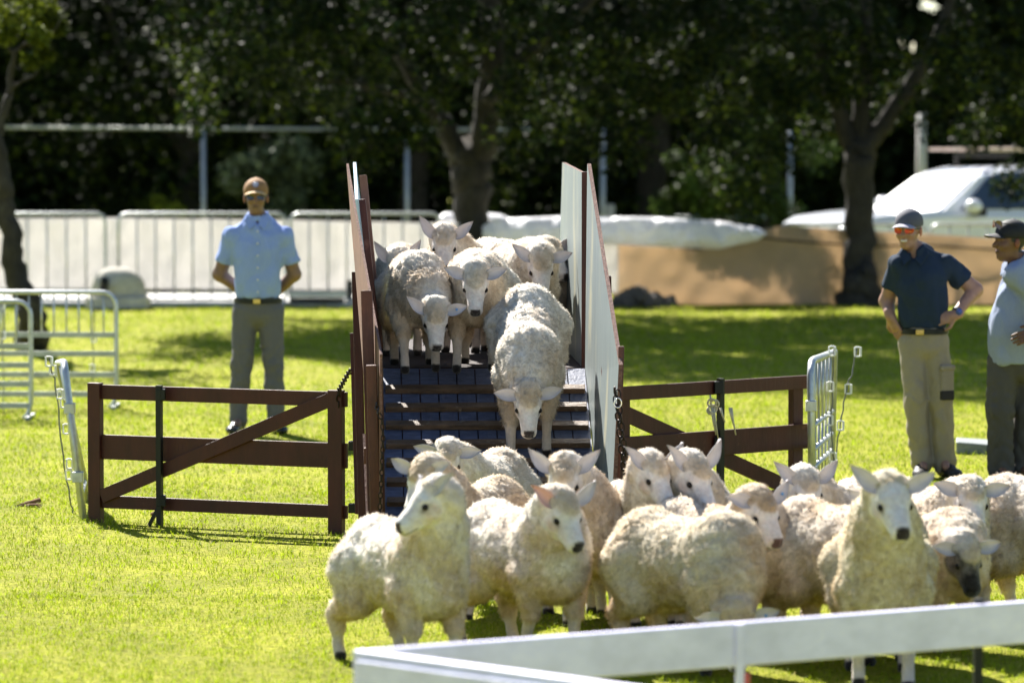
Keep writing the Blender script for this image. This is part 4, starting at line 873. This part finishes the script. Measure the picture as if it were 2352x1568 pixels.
    # shoes
    for a, tx in (('anl', -.03), ('anr', .05)):
        f0 = J[a]; P = [cone((f0[0], f0[1]+.05, base[2]+.04), (f0[0]+tx*.5, f0[1]-.08, base[2]+.045), .042, .045, .02), ell((f0[0]+tx, f0[1]-.16, base[2]+.035), (.046, .07, .034), None, .03), cone((f0[0], f0[1]+.02, base[2]+.05), (f0[0], f0[1], base[2]+.13), .045, .045, .03),
                        neg(ell((f0[0], f0[1], base[2]-.3), (1, 1, .302), None, .003))]
        V, Q = sdf_mesh(P, .008); link('shoe', npmesh('shoe', V, Q), shoes, root)
    # cap
    P = [ell(Wh((-.012, 0, .045)), np.array((.113, .088, .093))*hs, HR, .02), neg(ell(Wh((-.012, 0, .035)), np.array((.103, .079, .085))*hs, HR, .006)), neg(ell(Wh((-.03, 0, -.17)), np.array((.3, .3, .20))*hs, HR, .006)), ell(Wh((-.01, 0, .138)), np.array((.008, .008, .006))*hs, HR, .004)]
    V, Q = sdf_mesh(P, .0052); cp_ = link('cap', npmesh('cap', V, Q), cap[0], root)
    Vv = []; n = 14; m = 6
    for side in (0, 1):
        for i in range(n+1):
            a = math.pi*(i/n)-math.pi/2
            for j in range(m+1):
                t = j/m; x = .07+math.cos(a)*(.02+.085*t); y = math.sin(a)*(.078+.004*t*(1-t)); z = .048-.018*t*math.cos(a)-.028*(math.sin(a)**2)-(.004 if side else 0); Vv.append(Wh((x, y, z)))
    F = []; mm = (n+1)*(m+1)
    for i in range(n):
        for j in range(m):
            q = [i*(m+1)+j, (i+1)*(m+1)+j, (i+1)*(m+1)+j+1, i*(m+1)+j+1]; F += [q, [x+mm for x in q[::-1]]]
        q = [i*(m+1)+m, (i+1)*(m+1)+m]; F.append([q[0], q[1], q[1]+mm, q[0]+mm])
    bo = link('cap_brim', npmesh('cap_brim', Vv, F), cap[1], cp_); bo.matrix_parent_inverse = Matrix.Translation(-base)
    bo.matrix_parent_inverse = Matrix.Identity(4)
    if cap[2]:
        b = MB(); c = Wh((.097, 0, .088)); nrm = Wh((1, 0, .55))-Wh((0, 0, 0)); nrm /= np.linalg.norm(nrm); b.tube([c-nrm*.008, c+nrm*.006], .021, 20); bo = b.build('badge', cap[2], cp_, False); bo.matrix_parent_inverse = Matrix.Identity(4)
        b = MB(); b.torus(c+nrm*.006, nrm, .013, .003, n=16); bo = b.build('badge_ring', MT['plastic'], cp_, True); bo.matrix_parent_inverse = Matrix.Identity(4)
    # sunglasses
    zg = .004 if glasses[1] == 'eyes' else .10; xg = .098 if glasses[1] == 'eyes' else .112
    gl_ = thing('sunglasses', tuple(base)); del_ = gl_; gl_.parent = root; gl_.location = (0, 0, 0)
    for s_ in (-1, 1):
        b = MB(); Vv = []
        for side in (0, 1):
            for i in range(16):
                a = 2*math.pi*i/16; ca, sa = math.cos(a), math.sin(a); r1 = .032*(abs(ca)**.7)*(1 if ca > 0 else -1); r2 = .023*(abs(sa)**.8)*(1 if sa > 0 else -1)
                y = s_*.034+r1; Vv.append(Wh((xg-.9*y*y*4-(.004 if side else 0), y, zg+r2)))
        b.add(Vv, [tuple(range(16)), tuple(range(31, 15, -1))]+[(i, (i+1) % 16, (i+1) % 16+16, i+16) for i in range(16)]); lo_ = b.build('lens', glasses[0], gl_); lo_.matrix_parent_inverse = Matrix.Translation(-base)
        b = MB(); b.beam(Wh((xg-.016, s_*.064, zg+.008)), Wh((-.01, s_*.083, zg+.004)), .008, .005, up=(0, 0, 1)); lo_ = b.build('temple', MT['black'], gl_); lo_.matrix_parent_inverse = Matrix.Translation(-base)
    b = MB(); b.beam(Wh((xg-.002, -.008, zg+.008)), Wh((xg-.002, .008, zg+.008)), .008, .005, up=(0, 0, 1)); lo_ = b.build('bridge', MT['black'], gl_); lo_.matrix_parent_inverse = Matrix.Translation(-base)
    if watch:
        w0, e0_ = J['wrr'], J['elr']; d = (e0_-w0)/np.linalg.norm(e0_-w0); c = w0+d*.03; b = MB(); b.tube([c-d*.012, c+d*.012], .036, 16); wt = b.build('watch', MT['black'], root, True)
        b = MB(); c2 = c+np.array([.005, -.036, .004]); b.tube([c2, c2+np.array([0, -.012, 0])], .021, 16); f_ = b.build('watch_face', M('blue watch face', (.05, .09, .3), rough=.3), wt, True); f_.matrix_parent_inverse = Matrix.Identity(4)
    if pocket:
        c = (J['hpr']+J['knr'])/2+np.array([.045, -.06, -.06])
        b = MB(); b.box(c, (.09, .06, .16), R(20)); pk = b.build('cargo_pocket', trousers, tro, bevel=.015); pk.matrix_parent_inverse = Matrix.Identity(4)
        b = MB(); b.box(c+np.array([0, -.004, .085]), (.1, .066, .035), R(20)); fl = b.build('pocket_flap', trousers, tro, bevel=.01); fl.matrix_parent_inverse = Matrix.Identity(4)
        b = MB(); b.box(c+np.array([.0, -.006, -.085]), (.088, .062, .06), R(20)); fl = b.build('dark_patch', cloth_mat('dark patch', (.04, .038, .04)), tro, bevel=.008); fl.matrix_parent_inverse = Matrix.Identity(4)
    return root
lens_dark = M('dark lens', (.015, .012, .01), rough=.1, spec=.8)
lens_red = M('red mirror lens', (.45, .05, .015), rough=.18, metal=.7, col2=((.6, .2, .02), 30, .5))
# 1: man in the blue shirt
Y1 = Ys(326); X1 = (592-1176)/326
person('man in a light blue shirt and tan cap standing with arms behind his back', (X1, Y1, 0), (-.012, 0, 1.665), 2, -2, (.21, .12, .08), (.05, .045, .04),
       dict(neck=(-.0, .01, 1.52), chest=(0, 0, 1.30), hip=(0, 0, .90), shl=(-.18, .01, 1.385), shr=(.18, .01, 1.385), ell=(-.275, .05, 1.12), elr=(.255, .05, 1.12), wrl=(-.07, .17, .96), wrr=(.06, .18, .93), hdl=(1, .1, -.2), hdr=(-1, .1, .0), hnl=(0, 1, 0), hnr=(0, 1, 0), cul=(.7, 0, 0), cur=(.7, 0, 0),
            hpl=(-.09, 0, .86), knl=(-.115, -.01, .49), anl=(-.145, 0, .1), hpr=(.09, 0, .86), knr=(.11, -.01, .49), anr=(.125, .0, .1), cw=(.18,), ww=(.168,), bx=(.0, 0), byaw=(0,), sl=(.66,), tr=(.095, .073, .063), bk=(0,)),
       cloth_mat('light blue shirt', (.3, .4, .74), transl=.12), cloth_mat('grey trousers', (.13, .125, .135)), M('black shoe', (.015, .015, .015), rough=.25), (M('tan cap', (.3, .165, .07), rough=.8, transl=.1), M('light tan brim', (.5, .33, .17), rough=.8), M('purple badge', (.2, .2, .45), rough=.6)), (lens_dark, 'eyes'), belly=.01, buttons=True, hem=.965)
# 2: man in the navy polo
Y2 = Ys(371); X2 = (2115-1176)/371
person('man in a navy polo and khaki trousers with his hands on his hips', (X2, Y2, 0), (-.078, -.02, 1.535), -26, 2, (.33, .185, .13), (.2, .18, .16),
       dict(neck=(-.03, .01, 1.40), chest=(.0, 0, 1.21), hip=(.02, 0, .86), shl=(-.135, .0, 1.315), shr=(.165, .02, 1.315), ell=(-.20, .09, 1.09), elr=(.345, .05, 1.16), wrl=(-.185, .0, 1.0), wrr=(.205, -.085, 1.01), hdl=(.35, -.25, -.9), hdr=(-1, -.15, -.25), hnl=(-.8, -.6, -.1), hnr=(-.1, -1, .3), cul=(.5, 0, 0), cur=(.55, 0, 0),
            hpl=(-.045, 0, .83), knl=(-.03, -.03, .49), anl=(.015, 0, .1), hpr=(.09, 0, .83), knr=(.13, -.02, .49), anr=(.155, .0, .1), cw=(.165,), ww=(.155,), bx=(.015, 0), byaw=(-15,), sl=(.6,), tr=(.088, .074, .068), bk=(0,)),
       cloth_mat('navy polo', (.022, .036, .062)), cloth_mat('khaki trousers', (.30, .26, .2)), M('dark boot', (.02, .018, .016), rough=.6), (M('slate cap', (.09, .09, .11), rough=.8), M('pale brim', (.3, .28, .33), rough=.7), None), (lens_red, 'eyes'), watch=True, pocket=True, smile=True, hem=.935, hs=.97)
# 3: man at the right edge
Y3 = Ys(377); X3 = (2335-1176)/377
person('man at the right edge in an untucked pale shirt and black cap', (X3, Y3, 0), (-.04, -.03, 1.475), -72, -4, (.17, .085, .05), (.03, .028, .025),
       dict(neck=(.03, .0, 1.35), chest=(.05, 0, 1.16), hip=(.0, 0, .76), shl=(-.03, -.12, 1.28), shr=(.16, .07, 1.28), ell=(.20, -.22, 1.06), elr=(.30, .12, 1.03), wrl=(.10, -.27, .93), wrr=(.22, .05, .80), hdl=(-.9, -.2, -.2), hdr=(-.2, -.2, -.9), hnl=(-.1, -1, .4), hnr=(1, 0, 0), cul=(.5, 0, 0), cur=(.4, 0, 0),
            hpl=(-.08, -.02, .74), knl=(-.10, -.05, .45), anl=(-.085, -.03, .1), hpr=(.08, .04, .74), knr=(.075, .03, .45), anr=(.06, .05, .1), cw=(.165,), ww=(.15,), bx=(.01, 0), byaw=(-55,), sl=(.7,), tr=(.098, .085, .075), bk=(0,)),
       cloth_mat('grey blue shirt', (.27, .31, .42)), cloth_mat('charcoal trousers', (.085, .078, .07)), M('black boot', (.02, .018, .016), rough=.6), (M('black cap', (.012, .012, .014), rough=.7), M('black brim', (.012, .012, .014), rough=.6), None), (M('amber lens', (.12, .04, .015), rough=.15, spec=.7), 'cap'), belly=.05, hem=.74)
# ------------------------------------------------------------------ trees
def leaves_mesh(name, C, size, g, cols, mat, parent=None, droop=.3):
    n = len(C); a = g.normal(size=(n, 3)); a[:, 2] = a[:, 2]*.6-droop; a /= np.linalg.norm(a, axis=1)[:, None]
    s_ = np.cross(a, g.normal(size=(n, 3))); s_ /= np.linalg.norm(s_, axis=1)[:, None]; nn = np.cross(a, s_)
    L = (size*g.uniform(.6, 1.3, n)*np.where((C[:, 2] > 4.3) & (size < .1), 2.3, 1.0))[:, None]; w_ = L*.30  # out-of-view upper leaves enlarged to thicken the cast shade
    V = np.stack([C, C+a*L*.5+s_*w_+nn*L*.06, C+a*L, C+a*L*.5-s_*w_+nn*L*.06], 1).reshape(-1, 3)
    o = np.arange(n)[:, None]*4
    return link(name, npmesh(name, V, o+np.array([0, 1, 2, 3]), smooth=False, cols=np.repeat(cols, 4, 0)), MT[mat], parent)
LEAF = np.array([.009, .018, .004]); LEAFY = np.array([.05, .07, .007])
def blob_leaves(blobs, per, g, spread=.42):
    out = []
    for (c, r_) in blobs:
        d = g.normal(size=(per, 3)); d /= np.linalg.norm(d, axis=1)[:, None]; rad = r_*g.random(per)[:, None]**spread
        out.append(np.array(c)+d*rad)
    return np.concatenate(out)
def tree(label, trunk, branches, blobs, per, size, seed, cat='tree', group=None, leafcol=LEAF, bark='bark', mat='leaf', keep=None):
    g = np.random.default_rng(seed); root = thing('tree', tuple(trunk[0][0]), label, cat, group)
    b = MB()
    def path(pts, jit=.03):
        P = []; Rr = []
        for i in range(len(pts)-1):
            (p, r0), (q, r1) = pts[i], pts[i+1]
            for k in range(5):
                t = k/5; P.append(Vector(p).lerp(Vector(q), t)+Vector(g.normal(size=3))*jit*(r0+.01)); Rr.append((r0+(r1-r0)*t)*(1+g.normal()*.04))
        P.append(Vector(pts[-1][0])); Rr.append(pts[-1][1]); b.tube(P, Rr, 14)
    path(trunk, .12)
    b.build('trunk', MT[bark], root, True)
    for br in branches:
        b = MB(); path(br, .1); b.build('limb', MT[bark], root, True)
    P = blob_leaves(blobs, per, g)
    if keep is not None: P = P[keep(P)]
    cl = wnoise(P, .6, seed)[:, None]; c = leafcol*(1+.25*cl)*g.uniform(.6, 1.5, (len(P), 1)); yl = g.random(len(P)) < np.where(P[:, 2] < 3.2, .3, .1); c[yl] = LEAFY*g.uniform(.6, 1.3, (yl.sum(), 1))  # extra yellow leaves low down paint a sunlit fringe
    leaves_mesh('crown', P, size, g, np.clip(c, .004, .4), mat, root)
    return root
g0 = np.random.default_rng(42)
def crown_blobs(c, r, n, br, g, hollow=.25):
    out = []
    while len(out) < n:
        d = g.normal(size=3); d /= np.linalg.norm(d); q = g.random()**(1/3)
        if q < hollow: continue
        p = np.array(c)+d*np.array(r)*q; out.append((p, br*g.uniform(.6, 1.3)))
    return out
def pts(l, Y): return [(tuple(H(u, v, Y)), r_) for (u, v, r_) in l]
# central tree
Yc = 46.2
base = G(1080, 700)
tr = [((base.x, Yc, -.05), .30), (tuple(H(1080, 640, Yc)), .22), (tuple(H(1082, 500, Yc)), .205), (tuple(H(1080, 400, Yc)), .235), (tuple(H(1082, 350, Yc)), .22)]
br = [pts([(1060, 370, .13), (1025, 300, .12), (985, 240, .10), (950, 180, .09), (880, 60, .07), (800, -120, .05)], Yc), pts([(1100, 370, .17), (1118, 280, .16), (1122, 180, .15), (1135, 60, .13), (1100, -160, .1), (1050, -500, .05)], Yc),
      pts([(1118, 240, .09), (1180, 150, .08), (1290, 60, .07), (1420, -60, .05)], Yc-.3), pts([(985, 240, .06), (900, 210, .05), (800, 190, .03), (650, 170, .02)], Yc-.5)]
bl = crown_blobs((-.6, 45.6, 8.6), (4.8, 4.6, 5.4), 165, .9, g0, .3)
def hang(lst, Y, rr):
    o = []
    for (u, v) in lst: p = H(u, v, Y+g0.uniform(-1.2, 1.2)); o.append((np.array(p), rr*g0.uniform(.7, 1.25)))
    return o
bl += hang([(430, 60), (470, 170), (460, 260), (500, 130), (540, 60), (600, 150), (650, 80), (640, 210), (700, 150), (760, 220), (760, 90), (800, 300), (830, 340), (860, 250), (900, 310), (880, 120), (950, 90), (960, 280), (1000, 200), (1010, 60), (1060, 120), (1110, 60), (1180, 200), (1190, 300), (1230, 120), (1270, 250), (1290, 60), (1340, 180), (1370, 300), (1390, 90), (1440, 210), (1440, 320), (1480, 120), (1530, 60), (1560, 200), (1600, 130), (1640, 50), (560, 10), (700, 10), (850, 20), (1200, 10), (1500, 10), (1000, 0)], 44.8, .36)
bl += [((g0.uniform(.9, 3.3), 48.3+g0.uniform(-.3, .3), g0.uniform(2.35, 3.1)), .22*g0.uniform(.6, 1.3)) for _ in range(26)]  # clumps added to throw leaf shadows on the brown cloth
bl += [((g0.uniform(-6.2, -3.8), g0.uniform(42.5, 46), g0.uniform(5.6, 8)), .8) for _ in range(22)]  # unseen clumps added above frame to shade the lawn left of the ramp
tree('large dark broad tree whose forked trunk stands right behind the sheep on the ramp', tr, br, bl, 300, .085, 51)
# right tree
Yr = 46.0; base = G(1975, 703)
tr = [((base.x, Yr, -.05), .29), (tuple(H(1975, 670, Yr)), .23), (tuple(H(1972, 600, Yr)), .185), (tuple(H(1972, 480, Yr)), .17), (tuple(H(1972, 370, Yr)), .19), (tuple(H(1975, 330, Yr)), .17)]
br = [pts([(1960, 350, .11), (1925, 250, .10), (1890, 150, .09), (1850, 0, .07), (1800, -200, .04)], Yr), pts([(1985, 345, .12), (2040, 270, .10), (2095, 190, .09), (2150, 90, .07), (2210, -60, .05)], Yr), pts([(1972, 350, .12), (1985, 200, .1), (1990, 20, .08), (1990, -300, .05)], Yr)]
bl = crown_blobs((4.4, 46, 7.6), (3.9, 4.0, 3.6), 105, .85, g0, .3)
bl += hang([(1620, 120), (1650, 220), (1690, 60), (1700, 320), (1690, 410), (1720, 180), (1750, 270), (1780, 100), (1800, 220), (1790, 340), (1840, 60), (1850, 180), (1880, 280), (1930, 100), (1930, 200), (1990, 60), (2010, 160), (2050, 240), (2080, 100), (2110, 180), (2150, 250), (2170, 110), (2210, 190), (2240, 300), (2260, 120), (2290, 230), (2330, 150), (2340, 280), (2330, 420), (2350, 40), (2230, 40), (1640, 330), (1720, 440)], 45.2, .34)
def hole(P):
    u = 1176+P[:, 0]/P[:, 1]*9000; v = 262+(2.25-P[:, 2])/P[:, 1]*9000
    k = np.ones(len(P), bool)
    for (uc, vc, ru, rv) in ((2130, 12, 42, 22), (2090, 105, 20, 24), (2100, 85, 16, 30), (2055, 95, 12, 18),):
        k &= ((u-uc)/ru)**2+((v-vc)/rv)**2 > 1
    return k
tree('dark leafy tree with a flared trunk before the brown cloth and the parked car', tr, br, bl, 300, .085, 52, keep=hole)
# left leaning tree
Yl = 37.0
tr = [(tuple(G(75, 800)), .16), (tuple(H(70, 730, Yl)), .13), (tuple(H(38, 620, Yl)), .105), (tuple(H(20, 520, Yl)), .095), (tuple(H(6, 430, Yl)), .09), (tuple(H(-12, 330, Yl)), .085), (tuple(H(2, 270, Yl)), .045), (tuple(H(22, 220, Yl)), .04)]
br = [pts([(22, 220, .035), (24, 170, .03), (35, 120, .022), (60, 100, .016), (95, 88, .01)], Yl), pts([(35, 130, .018), (18, 110, .014), (22, 80, .01)], Yl), pts([(26, 205, .02), (50, 185, .014), (75, 178, .009), (90, 160, .006)], Yl), pts([(100, 95, .012), (125, 70, .009), (145, 40, .007), (160, 10, .005)], Yl), pts([(-12, 330, .07), (-60, 200, .05), (-90, 20, .03)], Yl), pts([(60, 100, .01), (100, 125, .007), (120, 112, .005)], Yl)]
bl = [(np.array(H(u, v, Yl+g0.uniform(-.5, .5))), r_) for (u, v, r_) in ((40, 20, .22), (20, 50, .15), (70, 12, .18), (110, 30, .14), (90, 80, .09), (100, 120, .08), (125, 60, .1), (15, 75, .1), (70, 140, .06), (-60, -100, .8), (60, -150, .6), (-150, -300, 1.2))]
tree('slender leaning tree with bare twigs at the far left edge', tr, br, bl, 240, .075, 53, leafcol=np.array([.085, .105, .01]))
# wood behind: individual trees
wd = [(-9.2, 62, 'blackish green tree farthest left behind the pole fence'), (-5.2, 63, 'dark green tree behind the fence between the leaning tree and the blue shirted man'), (-1.6, 61.5, 'dark tree behind the fence left of the central trunk'), (2.2, 63, 'dark tree behind the fence just right of the ramp'), (5.4, 84, 'thin dark tree left of the pale pole'), (12.8, 85, 'dark tree above the rear of the parked vehicle')]
for i, (x, y, lab) in enumerate(wd):
    g1 = np.random.default_rng(60+i); bl = crown_blobs((x, y, 4.6), (2.9, 2.0, 5.2), 90, .8, g1, .1)
    kp = (lambda P: hole(P) & (P[:, 2] > gz(60)))
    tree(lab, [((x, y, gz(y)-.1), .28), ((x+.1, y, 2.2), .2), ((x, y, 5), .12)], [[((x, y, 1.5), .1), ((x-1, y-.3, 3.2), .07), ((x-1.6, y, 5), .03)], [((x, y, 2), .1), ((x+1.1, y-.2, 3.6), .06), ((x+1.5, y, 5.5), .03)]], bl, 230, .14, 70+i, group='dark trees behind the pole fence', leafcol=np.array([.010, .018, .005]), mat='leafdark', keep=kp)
# dense far wood behind everything: uncountable, one object
g1 = np.random.default_rng(99); n = 190000
P = np.stack([g1.uniform(-16, 19, n), g1.uniform(68, 76, n), g1.uniform(-.6, 9.5, n)], 1)
rt = P[:, 0] > 4.5; P[rt, 1] += 15; P[rt, 2] = -.6+(P[rt, 2]+.6)*.72
P = P[(P[:, 2] < 8+wnoise(P*np.array([1, 1, 0]), 5, 1)*1.0)]
P = P[hole(P)]
gap = (P[:, 0] > 8.2) & (wnoise(P, 1.3, 8) > .55); P = P[~gap]
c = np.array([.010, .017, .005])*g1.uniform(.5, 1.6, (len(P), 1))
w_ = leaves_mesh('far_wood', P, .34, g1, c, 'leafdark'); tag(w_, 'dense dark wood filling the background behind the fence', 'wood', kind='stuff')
# low bushes
def bush(u, v, Y, r_, n, seed, label, col, size=.11):
    g1 = np.random.default_rng(seed); p = H(u, v, Y); bl = [((p.x+g1.normal()*r_*.7, Y+g1.normal()*r_*.4, p.z+g1.normal()*r_*.5), r_*.5) for _ in range(n)]
    P = blob_leaves(bl, 160, g1); c = np.array(col)*g1.uniform(.5, 1.5, (len(P), 1)); root = thing('bush', (p.x, Y, gz(Y)), label, 'bush', 'bushes behind the fence')
    leaves_mesh('foliage', P, size, g1, c, 'leaf', root)
    b = MB()
    for k in range(4): b.tube([(p.x, Y, gz(Y)), (p.x+g1.normal()*.2, Y, (p.z+gz(Y))/2), (p.x+g1.normal()*r_*.6, Y, p.z)], [.03, .02, .008], 6)
    b.build('stem', MT['bark'], root, True)
bush(1660, 430, 58.5, .55, 12, 81, 'brighter green bush behind the white tarpaulin roll', (.06, .1, .015))
bush(1760, 400, 59, .6, 12, 82, 'mid green bush left of the right trunk under the crown', (.045, .075, .015))
bush(640, 400, 58.5, .6, 8, 83, 'grey green bush behind the head of the blue shirted man', (.10, .13, .07), .14)
bush(1590, 400, 58.8, .4, 6, 84, 'small green bush behind the fence right of the ramp panel', (.05, .08, .015))
bush(380, 470, 58.0, .16, 4, 85, 'tiny yellow green sprig above the crowd barriers', (.16, .2, .02))
